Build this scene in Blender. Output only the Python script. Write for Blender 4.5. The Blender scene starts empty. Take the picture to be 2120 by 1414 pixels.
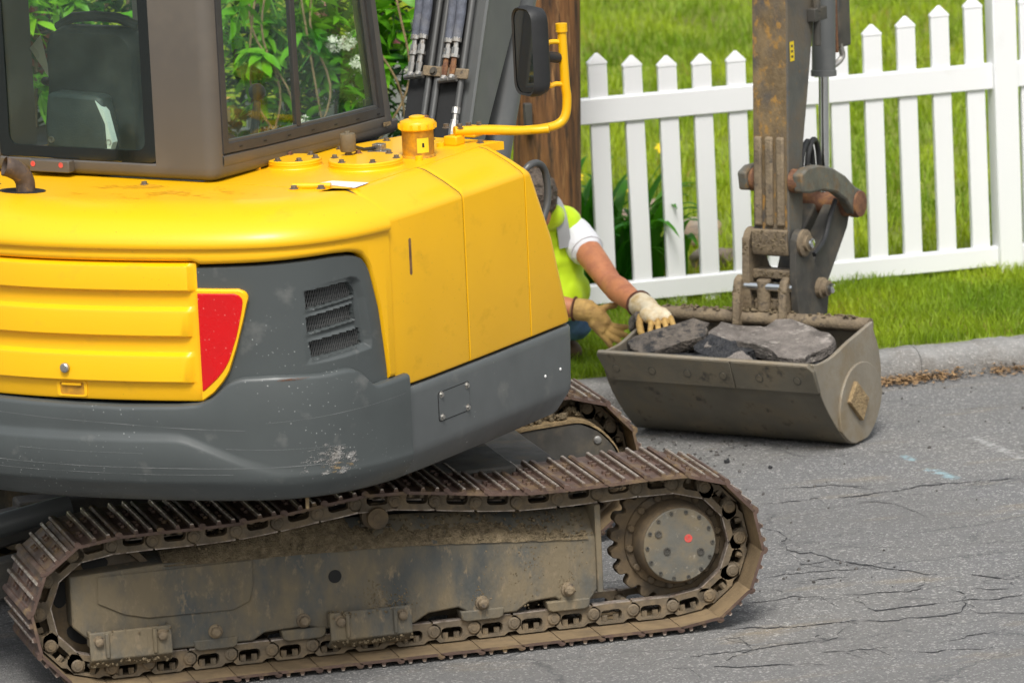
import bpy, bmesh, math, random
import numpy as np
from mathutils import Matrix, Vector, noise
random.seed(7); rng = np.random.default_rng(7)
scn = bpy.context.scene
col = scn.collection
R_ = math.radians

# ---------------------------------------------------------------- camera, sky, sun, exposure
def make_camera():
    yaw, el, roll = R_(14.7), R_(11.0), R_(2.7)
    fw = Vector((math.sin(yaw)*math.cos(el), math.cos(yaw)*math.cos(el), -math.sin(el)))
    rt = Vector((math.cos(yaw), -math.sin(yaw), 0)); up = rt.cross(fw)
    r = rt*math.cos(roll) - up*math.sin(roll); u = rt*math.sin(roll) + up*math.cos(roll)
    cd = bpy.data.cameras.new('camera'); co = bpy.data.objects.new('camera', cd); col.objects.link(co)
    p = Vector((-4.459, -18.086, 4.669))
    co.matrix_world = Matrix(((r.x, u.x, -fw.x, p.x), (r.y, u.y, -fw.y, p.y), (r.z, u.z, -fw.z, p.z), (0, 0, 0, 1)))
    cd.lens = 207.17; cd.sensor_width = 36; cd.sensor_fit = 'HORIZONTAL'
    cd.clip_end = 2000; cd.clip_start = .1
    cd.dof.use_dof = True; cd.dof.focus_distance = 19.6; cd.dof.aperture_fstop = 5.6
    scn.camera = co
make_camera()
SUN_EL, SUN_AZ = 56, 195          # azimuth measured clockwise from +Y
w = bpy.data.worlds.new('World'); scn.world = w; w.use_nodes = True
nt = w.node_tree; sky = nt.nodes.new('ShaderNodeTexSky'); sky.sky_type = 'NISHITA'; sky.sun_disc = False
sky.sun_elevation = R_(SUN_EL); sky.sun_rotation = R_(SUN_AZ); sky.air_density = 1.6; sky.dust_density = 5.0; sky.ozone_density = .6
bg = nt.nodes['Background']; bg.inputs['Strength'].default_value = .13
hs = nt.nodes.new('ShaderNodeHueSaturation'); hs.inputs['Saturation'].default_value = .38       # thin overcast: greyer sky
nt.links.new(sky.outputs[0], hs.inputs['Color']); nt.links.new(hs.outputs[0], bg.inputs['Color'])
sl = bpy.data.lights.new('sun', 'SUN'); sl.energy = 2.0; sl.angle = R_(18); sl.color = (1, .965, .91)
so = bpy.data.objects.new('sun', sl); col.objects.link(so)
sd = Vector((math.sin(R_(SUN_AZ))*math.cos(R_(SUN_EL)), math.cos(R_(SUN_AZ))*math.cos(R_(SUN_EL)), math.sin(R_(SUN_EL))))
so.rotation_euler = sd.to_track_quat('Z', 'Y').to_euler(); so.location = (0, 0, 12)
cy = scn.cycles; cy.max_bounces = 6; cy.diffuse_bounces = 3; cy.glossy_bounces = 3; cy.transmission_bounces = 4; cy.transparent_max_bounces = 10; cy.caustics_reflective = False; cy.caustics_refractive = False
vs = scn.view_settings; vs.view_transform = 'Standard'; vs.look = 'None'; vs.exposure = .28; vs.gamma = 1; vs.use_curve_mapping = False

# ---------------------------------------------------------------- materials
MATS = {}
def mat(name, colr, rough=.5, metal=0., var=.12, vscale=6., dirt=None, dthr=.55, dsoft=.12, dscale=4., dirt2=None, d2thr=.6, d2scale=14.,
        specks=None, spthr=.06, spscale=60., bump=0., bscale=80., coat=0., stretch=(1, 1, 1), spec=.5, objrand=0., sheen=0, subs=0, coord='pos', dmul=1.):
    m = bpy.data.materials.new(name); m.use_nodes = True; t = m.node_tree; N = t.nodes; Lk = t.links.new
    b = N['Principled BSDF']; b.inputs['Metallic'].default_value = metal; b.inputs['Specular IOR Level'].default_value = spec
    if coat: b.inputs['Coat Weight'].default_value = coat; b.inputs['Coat Roughness'].default_value = .15
    if subs: b.inputs['Subsurface Weight'].default_value = subs; b.inputs['Subsurface Radius'].default_value = (.02, .008, .004); b.inputs['Subsurface Scale'].default_value = .5
    if sheen: b.inputs['Sheen Weight'].default_value = sheen
    if coord == 'pos': P = N.new('ShaderNodeNewGeometry').outputs['Position']
    else: P = N.new('ShaderNodeTexCoord').outputs['Object']
    mp = N.new('ShaderNodeMapping'); mp.inputs['Scale'].default_value = stretch; Lk(P, mp.inputs[0])
    if coord != 'pos':
        oi = N.new('ShaderNodeObjectInfo'); ml = N.new('ShaderNodeMath'); ml.operation = 'MULTIPLY'; ml.inputs[1].default_value = 37
        Lk(oi.outputs['Random'], ml.inputs[0]); Lk(ml.outputs[0], mp.inputs['Location'])
    P = mp.outputs[0]
    def nz(scale, det=3, rgh=.6):
        n = N.new('ShaderNodeTexNoise'); n.inputs['Scale'].default_value = scale; n.inputs['Detail'].default_value = det; n.inputs['Roughness'].default_value = rgh
        Lk(P, n.inputs['Vector']); return n.outputs['Fac']
    def ramp(f, a, bb):
        r = N.new('ShaderNodeMapRange'); r.inputs[1].default_value = a; r.inputs[2].default_value = bb; Lk(f, r.inputs[0]); return r.outputs[0]
    def mix(f, a, bb):
        x = N.new('ShaderNodeMix'); x.data_type = 'RGBA'
        if f is not None:
            if isinstance(f, float): x.inputs[0].default_value = f
            else: Lk(f, x.inputs[0])
        for v, i in ((a, 6), (bb, 7)):
            if isinstance(v, tuple): x.inputs[i].default_value = (*v[:3], 1)
            else: Lk(v, x.inputs[i])
        return x.outputs[2]
    n0 = nz(vscale, 2)
    c = mix(ramp(n0, .3, .7), tuple(x*(1-var) for x in colr), tuple(min(1, x*(1+var)) for x in colr))
    rg = None; dm = None
    if dirt:
        f = ramp(nz(dscale, 4, .65), dthr-dsoft, dthr+dsoft)
        if dmul != 1:
            q = N.new('ShaderNodeMath'); q.operation = 'MULTIPLY'; q.inputs[1].default_value = dmul; Lk(f, q.inputs[0]); f = q.outputs[0]
        c = mix(f, c, dirt); dm = f
    if dirt2:
        f = ramp(nz(d2scale, 3, .7), d2thr-.06, d2thr+.06); c = mix(f, c, dirt2)
    if specks:
        v = N.new('ShaderNodeTexVoronoi'); v.inputs['Scale'].default_value = spscale; Lk(P, v.inputs['Vector'])
        r1 = ramp(v.outputs['Distance'], spthr*2.2, spthr)
        r2 = ramp(nz(3.1, 0), .36, .60); mu = N.new('ShaderNodeMath'); mu.operation = 'MULTIPLY'; Lk(r1, mu.inputs[0]); Lk(r2, mu.inputs[1])
        sep = N.new('ShaderNodeSeparateColor'); Lk(v.outputs['Color'], sep.inputs[0])
        r3 = ramp(sep.outputs[0], .30, .9); m2 = N.new('ShaderNodeMath'); m2.operation = 'MULTIPLY'; Lk(mu.outputs[0], m2.inputs[0]); Lk(r3, m2.inputs[1])
        c = mix(m2.outputs[0], c, specks)
    if objrand:
        oi = N.new('ShaderNodeObjectInfo'); h = N.new('ShaderNodeHueSaturation'); Lk(c, h.inputs['Color'])
        h.inputs['Value'].default_value = 1; Lk(ramp(oi.outputs['Random'], 0, 1), h.inputs['Value'])
        rr = h.inputs['Value'].links[0].from_node; rr.inputs[3].default_value = 1-objrand; rr.inputs[4].default_value = 1+objrand
        c = h.outputs[0]
    Lk(c, b.inputs['Base Color'])
    rr = ramp(n0, .75, .25); rn = rr.node; rn.inputs[3].default_value = max(.03, rough-.1); rn.inputs[4].default_value = min(1, rough+.1)
    if dm is not None:
        x = N.new('ShaderNodeMix'); Lk(dm, x.inputs[0]); Lk(rr, x.inputs[2]); x.inputs[3].default_value = .85; rr = x.outputs[0]
    Lk(rr, b.inputs['Roughness'])
    if bump:
        bn = N.new('ShaderNodeBump'); bn.inputs['Strength'].default_value = min(1, bump); bn.inputs['Distance'].default_value = .01*max(1, bump)
        Lk(nz(bscale, 1.5), bn.inputs['Height']); Lk(bn.outputs[0], b.inputs['Normal'])
    MATS[name] = m; return m

MUD = (.20, .150, .085)
mat('yellow_paint', (.91, .490, .004), .38, var=.045, vscale=1.6, dirt=(.60, .32, .015), dthr=.67, dsoft=.07, dscale=8, dmul=.32, specks=(.35, .22, .02), spthr=.05, spscale=45, bump=.03, bscale=14, coat=.12, stretch=(1, 1, 1.4))
mat('grey_plastic', (.066, .076, .077), .45, var=.08, vscale=5, dirt=(.20, .20, .19), dthr=.70, dsoft=.1, dscale=7, dmul=.6, specks=(.40, .42, .41), spthr=.075, spscale=62, bump=.04, bscale=30, coat=.05)
mat('grey_skirt', (.100, .110, .113), .42, var=.06, vscale=6, dirt=(.24, .24, .22), dthr=.72, dscale=10, dmul=.6, specks=(.5, .5, .48), spthr=.05, spscale=30, bump=.02, bscale=30)
mat('cab_paint', (.098, .091, .083), .46, var=.06, vscale=5, dirt=(.14, .125, .105), dthr=.60, dscale=3, dmul=.7, bump=.02, bscale=40)
mat('boom_paint', (.115, .122, .122), .42, var=.08, vscale=5, dirt=(.17, .17, .16), dthr=.66, dscale=6, dmul=.7, bump=.03, bscale=40)
mat('black_rubber', (.022, .023, .024), .55, var=.2, vscale=12, bump=.05)
mat('window_rubber', (.045, .045, .047), .5, var=.15, vscale=12, bump=.03)
mat('black_core', (.012, .012, .012), .8)
mat('frit_black', (.008, .012, .012), .12, var=.1, coat=.3)
mat('worn_steel', (.52, .46, .40), .38, metal=.6, var=.3, vscale=40, dirt=(.17, .115, .085), dthr=.52, dscale=26, dmul=.8, coord='obj')
mat('rusty_shoe', (.120, .078, .062), .5, metal=.25, var=.3, vscale=14, dirt=(.23, .16, .085), dthr=.60, dsoft=.1, dscale=9, bump=.12, bscale=60, coord='obj')
mat('muddy_shoe', (.21, .152, .085), .8, var=.22, vscale=10, dirt=(.11, .085, .06), dthr=.66, dscale=12, bump=.2, bscale=90, coord='obj')
mat('muddy_link', (.135, .108, .074), .7, var=.25, vscale=18, dirt=(.22, .165, .10), dthr=.56, dscale=20, bump=.2, bscale=120, coord='obj')
mat('track_frame', (.082, .086, .080), .62, var=.15, vscale=5, dirt=(.185, .150, .095), dthr=.485, dsoft=.13, dscale=6, dirt2=(.225, .178, .115), d2thr=.64, d2scale=26, bump=.26, bscale=70, stretch=(1.3, 1, .7))
mat('mud', (.155, .120, .07), .95, var=.35, vscale=40, dirt=(.26, .20, .125), dthr=.62, dscale=50, bump=.9, bscale=160)
mat('sprocket_steel', (.085, .066, .045), .65, var=.3, vscale=9, dirt=(.16, .115, .065), dthr=.5, dscale=12, bump=.15, bscale=70)
mat('hub_face', (.125, .122, .105), .55, var=.15, vscale=10, dirt=(.19, .155, .10), dthr=.55, dscale=9, dirt2=(.27, .24, .19), d2thr=.68, d2scale=30, bump=.1, bscale=70)
mat('red_mark', (.72, .075, .065), .7, var=.25, vscale=60, dirt=(.40, .12, .09), dthr=.55, dscale=120)
mat('bucket_steel', (.142, .128, .098), .5, metal=.2, var=.14, vscale=5, dirt=(.20, .165, .112), dthr=.56, dscale=6, dirt2=(.075, .068, .056), d2thr=.64, d2scale=12, bump=.10, bscale=60)
mat('bucket_side', (.27, .24, .19), .5, metal=.15, var=.12, vscale=6, dirt=(.24, .19, .12), dthr=.56, dscale=7, bump=.10, bscale=60)
mat('tan_crust', (.30, .215, .11), .9, var=.25, vscale=30, dirt=(.19, .135, .075), dthr=.6, dscale=40, bump=.5, bscale=110)
mat('muddy_steel', (.165, .128, .085), .75, var=.2, vscale=14, dirt=(.245, .19, .12), dthr=.52, dscale=13, dirt2=(.085, .07, .055), d2thr=.64, d2scale=30, bump=.4, bscale=90)
mat('stick_rear', (.19, .135, .07), .66, var=.3, vscale=14, dirt=(.085, .080, .074), dthr=.52, dsoft=.09, dscale=4.5, dirt2=(.34, .19, .05), d2thr=.60, d2scale=22, bump=.3, bscale=90, stretch=(1.3, 1.3, .8))
mat('stick_side', (.105, .105, .098), .55, metal=.1, var=.15, vscale=7, dirt=(.155, .128, .090), dthr=.52, dscale=5, dirt2=(.20, .12, .05), d2thr=.68, d2scale=16, bump=.12, bscale=70)
mat('dark_steel', (.060, .057, .050), .68, metal=.0, var=.2, vscale=9, dirt=(.13, .11, .08), dthr=.62, dscale=10, bump=.1, bscale=70)
mat('link_steel', (.15, .148, .125), .5, metal=.25, var=.25, vscale=14, dirt=(.20, .125, .055), dthr=.60, dscale=12, dirt2=(.30, .17, .05), d2thr=.66, d2scale=18, bump=.15, bscale=70)
mat('rust', (.17, .08, .045), .75, var=.3, vscale=30, dirt=(.28, .14, .05), dthr=.6, dscale=30, bump=.25, bscale=120)
mat('chrome', (.72, .74, .74), .12, metal=1., var=.04)
mat('zinc', (.50, .49, .46), .35, metal=.9, var=.15, vscale=60, dirt=(.16, .12, .09), dthr=.62, dscale=60)
mat('bolt_steel', (.21, .19, .165), .5, metal=.6, var=.2, vscale=40, dirt=(.15, .11, .07), dthr=.55, dscale=60)
mat('breather_brown', (.145, .115, .07), .6, var=.2, vscale=30, bump=.1)
mat('hose_fabric', (.105, .117, .15), .75, var=.2, vscale=40, dirt=(.17, .175, .19), dthr=.6, dscale=14, bump=.35, bscale=160)
mat('pipe_grey', (.10, .103, .103), .4, metal=.2, var=.1)
mat('lens_red', (.60, .0025, .005), .28, var=.06, vscale=10, specks=(.9, .35, .3), spthr=.09, spscale=70, coat=.25)
mat('white_label', (.80, .80, .78), .5, var=.03)
mat('yellow_sticker', (.82, .60, .02), .5, var=.05)
mat('ochre_paint', (.62, .30, .012), .5, var=.12, vscale=20, dirt=(.34, .17, .02), dthr=.52, dscale=18, bump=.06)
mat('exhaust', (.10, .075, .062), .65, metal=.3, var=.3, vscale=25, dirt=(.30, .17, .05), dthr=.66, dscale=40, bump=.15)
mat('seat_black', (.020, .026, .026), .6, var=.15, vscale=20, bump=.05)
mat('bag_leather', (.038, .050, .052), .45, var=.15, vscale=20, bump=.12, bscale=160)
mat('interior_plastic', (.045, .055, .055), .5, var=.1)
mat('wrap_film', (.70, .78, .74), .3, var=.1)
mat('white_vinyl', (.83, .84, .86), .38, var=.015, vscale=2, dirt=(.66, .66, .62), dthr=.76, dscale=5, dmul=.4)
mat('pole_wood', (.185, .083, .028), .8, var=.35, vscale=6, dirt=(.040, .024, .014), dthr=.54, dsoft=.10, dscale=7, dirt2=(.30, .155, .06), d2thr=.64, d2scale=8, bump=.8, bscale=22, stretch=(5, 5, .5))
mat('kerb_stone', (.245, .243, .235), .85, var=.14, vscale=16, dirt=(.19, .18, .165), dthr=.58, dscale=9, dirt2=(.42, .41, .39), d2thr=.62, d2scale=90, bump=.6, bscale=130)
mat('lawn_soil', (.18, .235, .02), .9, var=.3, vscale=4, dirt=(.15, .15, .035), dthr=.62, dscale=3, bump=.5, bscale=60)
mat('asphalt_chunk', (.085, .074, .064), .85, var=.35, vscale=30, dirt=(.16, .135, .11), dthr=.54, dscale=12, dirt2=(.025, .025, .026), d2thr=.58, d2scale=18, bump=1., bscale=90, coord='obj')
mat('asphalt_black', (.020, .021, .024), .55, var=.4, vscale=40, dirt=(.05, .05, .052), dthr=.6, dscale=30, bump=1., bscale=110, coord='obj')
mat('asphalt_slab', (.20, .178, .16), .85, var=.2, vscale=30, dirt=(.105, .093, .083), dthr=.52, dscale=9, dirt2=(.33, .30, .27), d2thr=.62, d2scale=16, bump=.8, bscale=110, coord='obj')
mat('skin', (.54, .215, .098), .55, var=.08, vscale=14, dirt=(.42, .16, .09), dthr=.58, dscale=12, bump=.06, bscale=120, subs=.12)
mat('vest_lime', (.62, .88, .008), .7, var=.06, vscale=9, bump=.25, bscale=30, sheen=.2)
mat('vest_stripe', (.33, .34, .345), .4, var=.06)
mat('vest_trim', (.85, .28, .02), .7)
mat('shirt_white', (.80, .81, .85), .8, var=.04, bump=.25, bscale=24)
mat('jeans', (.11, .21, .40), .85, var=.3, vscale=20, bump=.2, bscale=120)
mat('boot', (.10, .06, .03), .7, var=.2)
mat('glove_cream', (.66, .58, .42), .8, var=.10, vscale=14, dirt=(.50, .36, .17), dthr=.54, dscale=16, bump=.25, bscale=70)
mat('glove_tan', (.50, .32, .10), .8, var=.2, vscale=18, dirt=(.33, .20, .07), dthr=.55, dscale=22, bump=.3, bscale=80)
mat('cuff_brown', (.10, .035, .02), .8)
mat('hair', (.085, .064, .047), .6, var=.5, vscale=60, dirt=(.14, .11, .085), dthr=.55, dscale=70, bump=.8, bscale=120)
mat('rock', (.26, .22, .18), .9, var=.3, vscale=10, dirt=(.36, .26, .17), dthr=.55, dscale=6, bump=.6, bscale=40, coord='obj', objrand=.35)
mat('brick', (.17, .045, .028), .85, var=.2, vscale=20, bump=.3, objrand=.25)
mat('mortar', (.20, .18, .16), .9, var=.15)
mat('bark', (.14, .10, .06), .85, var=.25, vscale=30, bump=.4)
mat('petal_white', (.72, .74, .62), .7, var=.1)
mat('petal_pink', (.75, .28, .36), .7, var=.15)
mat('petal_yellow', (.85, .62, .01), .7, var=.1)
mat('litter', (.34, .215, .10), .9, var=.45, vscale=60, dirt=(.17, .10, .05), dthr=.55, dscale=50, bump=.2)
mat('scratch_pale', (.22, .23, .23), .5, var=.2, vscale=30)
mat('oil_smudge', (.72, .36, .008), .45, var=.1, vscale=30)
mat('crack_dark', (.030, .031, .034), .95, var=.3, vscale=50)
mat('crumb', (.09, .085, .08), .9, var=.4, vscale=60)

def leafmat(name, colr, var=.25, rough=.42, trans=.35, gain=1.6):
    m = bpy.data.materials.new(name); m.use_nodes = True; t = m.node_tree; N = t.nodes; Lk = t.links.new
    b = N['Principled BSDF']; b.inputs['Roughness'].default_value = rough; b.inputs['Specular IOR Level'].default_value = .35
    g = N.new('ShaderNodeNewGeometry'); ri = g.outputs['Random Per Island']
    h = N.new('ShaderNodeHueSaturation'); h.inputs['Color'].default_value = (*colr, 1)
    mr = N.new('ShaderNodeMapRange'); Lk(ri, mr.inputs[0]); mr.inputs[3].default_value = 1-var; mr.inputs[4].default_value = 1+var; Lk(mr.outputs[0], h.inputs['Value'])
    n = N.new('ShaderNodeTexNoise'); n.inputs['Scale'].default_value = 1.6; n.inputs['Detail'].default_value = 1; Lk(g.outputs['Position'], n.inputs['Vector'])
    m2 = N.new('ShaderNodeMapRange'); Lk(n.outputs['Fac'], m2.inputs[0]); m2.inputs[1].default_value = .3; m2.inputs[2].default_value = .7; m2.inputs[3].default_value = .475; m2.inputs[4].default_value = .515
    Lk(m2.outputs[0], h.inputs['Hue'])
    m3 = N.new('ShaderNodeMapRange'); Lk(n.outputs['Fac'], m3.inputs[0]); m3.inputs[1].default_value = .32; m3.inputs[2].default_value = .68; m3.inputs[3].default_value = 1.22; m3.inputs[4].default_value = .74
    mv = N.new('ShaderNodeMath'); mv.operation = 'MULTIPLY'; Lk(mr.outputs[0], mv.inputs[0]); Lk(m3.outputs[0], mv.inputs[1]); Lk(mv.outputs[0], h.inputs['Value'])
    Lk(h.outputs[0], b.inputs['Base Color'])
    tr = N.new('ShaderNodeBsdfTranslucent'); mx = N.new('ShaderNodeMixShader'); mx.inputs[0].default_value = trans
    sc = N.new('ShaderNodeMix'); sc.data_type = 'RGBA'; sc.blend_type = 'MULTIPLY'; sc.inputs[0].default_value = 1; sc.inputs[7].default_value = (gain*1.1, gain, gain*.5, 1); Lk(h.outputs[0], sc.inputs[6])
    Lk(sc.outputs[2], tr.inputs['Color']); Lk(b.outputs[0], mx.inputs[1]); Lk(tr.outputs[0], mx.inputs[2]); Lk(mx.outputs[0], N['Material Output'].inputs['Surface'])
    MATS[name] = m
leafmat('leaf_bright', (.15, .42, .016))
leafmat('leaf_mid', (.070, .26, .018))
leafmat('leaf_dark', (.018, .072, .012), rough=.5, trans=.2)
leafmat('leaf_lily', (.040, .20, .012), var=.2)
leafmat('grass_blade', (.250, .365, .022), var=.38, rough=.55)
leafmat('grass_dry', (.34, .28, .09), var=.3, rough=.7)

def glassmat():
    m = bpy.data.materials.new('cab_glass'); m.use_nodes = True; t = m.node_tree; N = t.nodes; Lk = t.links.new
    N.remove(N['Principled BSDF'])
    tr = N.new('ShaderNodeBsdfTransparent'); tr.inputs[0].default_value = (.93, .985, .955, 1)
    gl = N.new('ShaderNodeBsdfGlossy'); gl.inputs['Roughness'].default_value = .02; gl.inputs[0].default_value = (.9, 1, .96, 1)
    gg = N.new('ShaderNodeNewGeometry'); dt = N.new('ShaderNodeVectorMath'); dt.operation = 'DOT_PRODUCT'; Lk(gg.outputs['Normal'], dt.inputs[0]); Lk(gg.outputs['Incoming'], dt.inputs[1])
    def mt_(op, a, bb=0.):
        x = N.new('ShaderNodeMath'); x.operation = op
        for v_, i_ in ((a, 0), (bb, 1)):
            if isinstance(v_, (int, float)): x.inputs[i_].default_value = v_
            else: Lk(v_, x.inputs[i_])
        return x.outputs[0]
    frv = mt_('ADD', mt_('MULTIPLY', mt_('POWER', mt_('SUBTRACT', 1., mt_('ABSOLUTE', dt.outputs['Value'])), 5.), .9), .035)
    df = N.new('ShaderNodeBsdfDiffuse'); df.inputs[0].default_value = (.35, .45, .40, 1)
    g = N.new('ShaderNodeNewGeometry'); n = N.new('ShaderNodeTexNoise'); n.inputs['Scale'].default_value = 5; n.inputs['Detail'].default_value = 6; Lk(g.outputs['Position'], n.inputs['Vector'])
    r = N.new('ShaderNodeMapRange'); Lk(n.outputs['Fac'], r.inputs[0]); r.inputs[1].default_value = .45; r.inputs[2].default_value = .8; r.inputs[3].default_value = .01; r.inputs[4].default_value = .06
    m1 = N.new('ShaderNodeMixShader'); Lk(r.outputs[0], m1.inputs[0]); Lk(tr.outputs[0], m1.inputs[1]); Lk(df.outputs[0], m1.inputs[2])
    m2 = N.new('ShaderNodeMixShader'); Lk(frv, m2.inputs[0]); Lk(m1.outputs[0], m2.inputs[1]); Lk(gl.outputs[0], m2.inputs[2])
    Lk(m2.outputs[0], N['Material Output'].inputs['Surface']); MATS['cab_glass'] = m
glassmat()
def mirrormat():
    m = bpy.data.materials.new('mirror_glass'); m.use_nodes = True; b = m.node_tree.nodes['Principled BSDF']
    b.inputs['Base Color'].default_value = (.55, .60, .60, 1); b.inputs['Metallic'].default_value = 1; b.inputs['Roughness'].default_value = .04; MATS['mirror_glass'] = m
mirrormat()

def roadmat():
    m = bpy.data.materials.new('asphalt'); m.use_nodes = True; t = m.node_tree; N = t.nodes; Lk = t.links.new; b = N['Principled BSDF']
    P = N.new('ShaderNodeNewGeometry').outputs['Position']
    def mp(sc, rz=0, v=P):
        x = N.new('ShaderNodeMapping'); x.inputs['Scale'].default_value = sc; x.inputs['Rotation'].default_value = (0, 0, rz); Lk(v, x.inputs[0]); return x.outputs[0]
    def nz(scale, det=5, v=P, o='Fac', r=.6):
        n = N.new('ShaderNodeTexNoise'); n.inputs['Scale'].default_value = scale; n.inputs['Detail'].default_value = det; n.inputs['Roughness'].default_value = r; Lk(v, n.inputs['Vector']); return n.outputs[o]
    def ramp(f, a, bb, c=0., d=1.):
        r = N.new('ShaderNodeMapRange'); r.inputs[1].default_value = a; r.inputs[2].default_value = bb; r.inputs[3].default_value = c; r.inputs[4].default_value = d; Lk(f, r.inputs[0]); return r.outputs[0]
    def mix(f, a, bb, bl='MIX'):
        x = N.new('ShaderNodeMix'); x.data_type = 'RGBA'; x.blend_type = bl
        if isinstance(f, float): x.inputs[0].default_value = f
        else: Lk(f, x.inputs[0])
        for v, i in ((a, 6), (bb, 7)):
            if isinstance(v, tuple): x.inputs[i].default_value = (*v, 1)
            else: Lk(v, x.inputs[i])
        return x.outputs[2]
    def mth(op, a, bb):
        x = N.new('ShaderNodeMath'); x.operation = op
        for v, i in ((a, 0), (bb, 1)):
            if isinstance(v, (int, float)): x.inputs[i].default_value = v
            else: Lk(v, x.inputs[i])
        return x.outputs[0]
    c = mix(ramp(nz(1.1, 3), .3, .7), (.175, .178, .182), (.222, .217, .203))
    c = mix(ramp(nz(2.6, 4, mp((.5, 1.4, 1))), .58, .74), c, (.27, .235, .18))
    v = N.new('ShaderNodeTexVoronoi'); v.inputs['Scale'].default_value = 185; Lk(P, v.inputs['Vector'])
    sp = N.new('ShaderNodeSeparateColor'); Lk(v.outputs['Color'], sp.inputs[0])
    c = mix(ramp(sp.outputs[0], .0, .40), mix(.42, c, (.060, .062, .066)), c)
    c = mix(ramp(sp.outputs[1], .90, .95), c, mix(.55, c, (.58, .57, .54)))
    v2 = N.new('ShaderNodeTexVoronoi'); v2.inputs['Scale'].default_value = 95; Lk(P, v2.inputs['Vector'])
    s2 = N.new('ShaderNodeSeparateColor'); Lk(v2.outputs['Color'], s2.inputs[0])
    c = mix(ramp(s2.outputs[0], .95, .96), c, mix(.40, c, (.60, .58, .55)))
    # cracks: warped cell edges
    wv = N.new('ShaderNodeVectorMath'); wv.operation = 'MULTIPLY_ADD'; wv.inputs[1].default_value = (.30, .30, 0); Lk(nz(3.2, 4, P, 'Color', .7), wv.inputs[0]); Lk(P, wv.inputs[2])
    def crack(sc, wdt, thr, seed):
        vv = N.new('ShaderNodeTexVoronoi'); vv.feature = 'DISTANCE_TO_EDGE'; vv.inputs['Scale'].default_value = 1
        x = N.new('ShaderNodeMapping'); x.inputs['Scale'].default_value = sc; x.inputs['Location'].default_value = (seed, seed*1.7, 0); x.inputs['Rotation'].default_value = (0, 0, -.10); Lk(wv.outputs[0], x.inputs[0]); Lk(x.outputs[0], vv.inputs['Vector'])
        f = ramp(vv.outputs['Distance'], wdt, wdt*.25)
        return mth('MULTIPLY', f, ramp(nz(1.7, 1, mp((1, 1, 1), seed)), thr-.05, thr+.06))
    k = mth('MAXIMUM', crack((.62, 1.9, 1), .012, .38, 3.1), mth('MULTIPLY', crack((1.35, 4.2, 1), .018, .50, 7.7), .75))
    c = mix(mth('MULTIPLY', k, .40), c, (.022, .024, .028))
    c = mix(ramp(nz(.55, 3), .46, .68), c, mix(.45, c, (.095, .10, .112)))
    # faded utility paint dashes: pale blue and white
    def dash(x0, y0, x1, y1, wd, colr, cc):
        sx = N.new('ShaderNodeSeparateXYZ'); Lk(P, sx.inputs[0]); L = math.hypot(x1-x0, y1-y0); ux, uy = (x1-x0)/L, (y1-y0)/L
        du = mth('ADD', mth('MULTIPLY', mth('SUBTRACT', sx.outputs[0], x0), ux), mth('MULTIPLY', mth('SUBTRACT', sx.outputs[1], y0), uy))
        dv = mth('ADD', mth('MULTIPLY', mth('SUBTRACT', sx.outputs[0], x0), -uy), mth('MULTIPLY', mth('SUBTRACT', sx.outputs[1], y0), ux))
        e = mth('ADD', mth('ABSOLUTE', dv, 0), mth('MULTIPLY', mth('MAXIMUM', mth('MAXIMUM', mth('MULTIPLY', du, -1), mth('SUBTRACT', du, L)), 0), 1))
        f = mth('MULTIPLY', ramp(e, wd, wd*.3), ramp(nz(26, 2), .42, .60))
        return mix(mth('MULTIPLY', f, .52), cc, colr)
    c = dash(2.37, 2.28, 2.375, 2.20, .03, (.36, .60, .68), c); c = dash(2.38, 2.02, 2.41, 1.83, .035, (.36, .60, .68), c)
    c = dash(2.715, 2.47, 2.745, 2.05, .025, (.60, .60, .60), c)
    Lk(c, b.inputs['Base Color']); b.inputs['Roughness'].default_value = .86
    h = v.outputs['Distance']
    bn = N.new('ShaderNodeBump'); bn.inputs['Strength'].default_value = .8; bn.inputs['Distance'].default_value = .006; Lk(h, bn.inputs['Height']); Lk(bn.outputs[0], b.inputs['Normal'])
    MATS['asphalt'] = m
roadmat()

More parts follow.
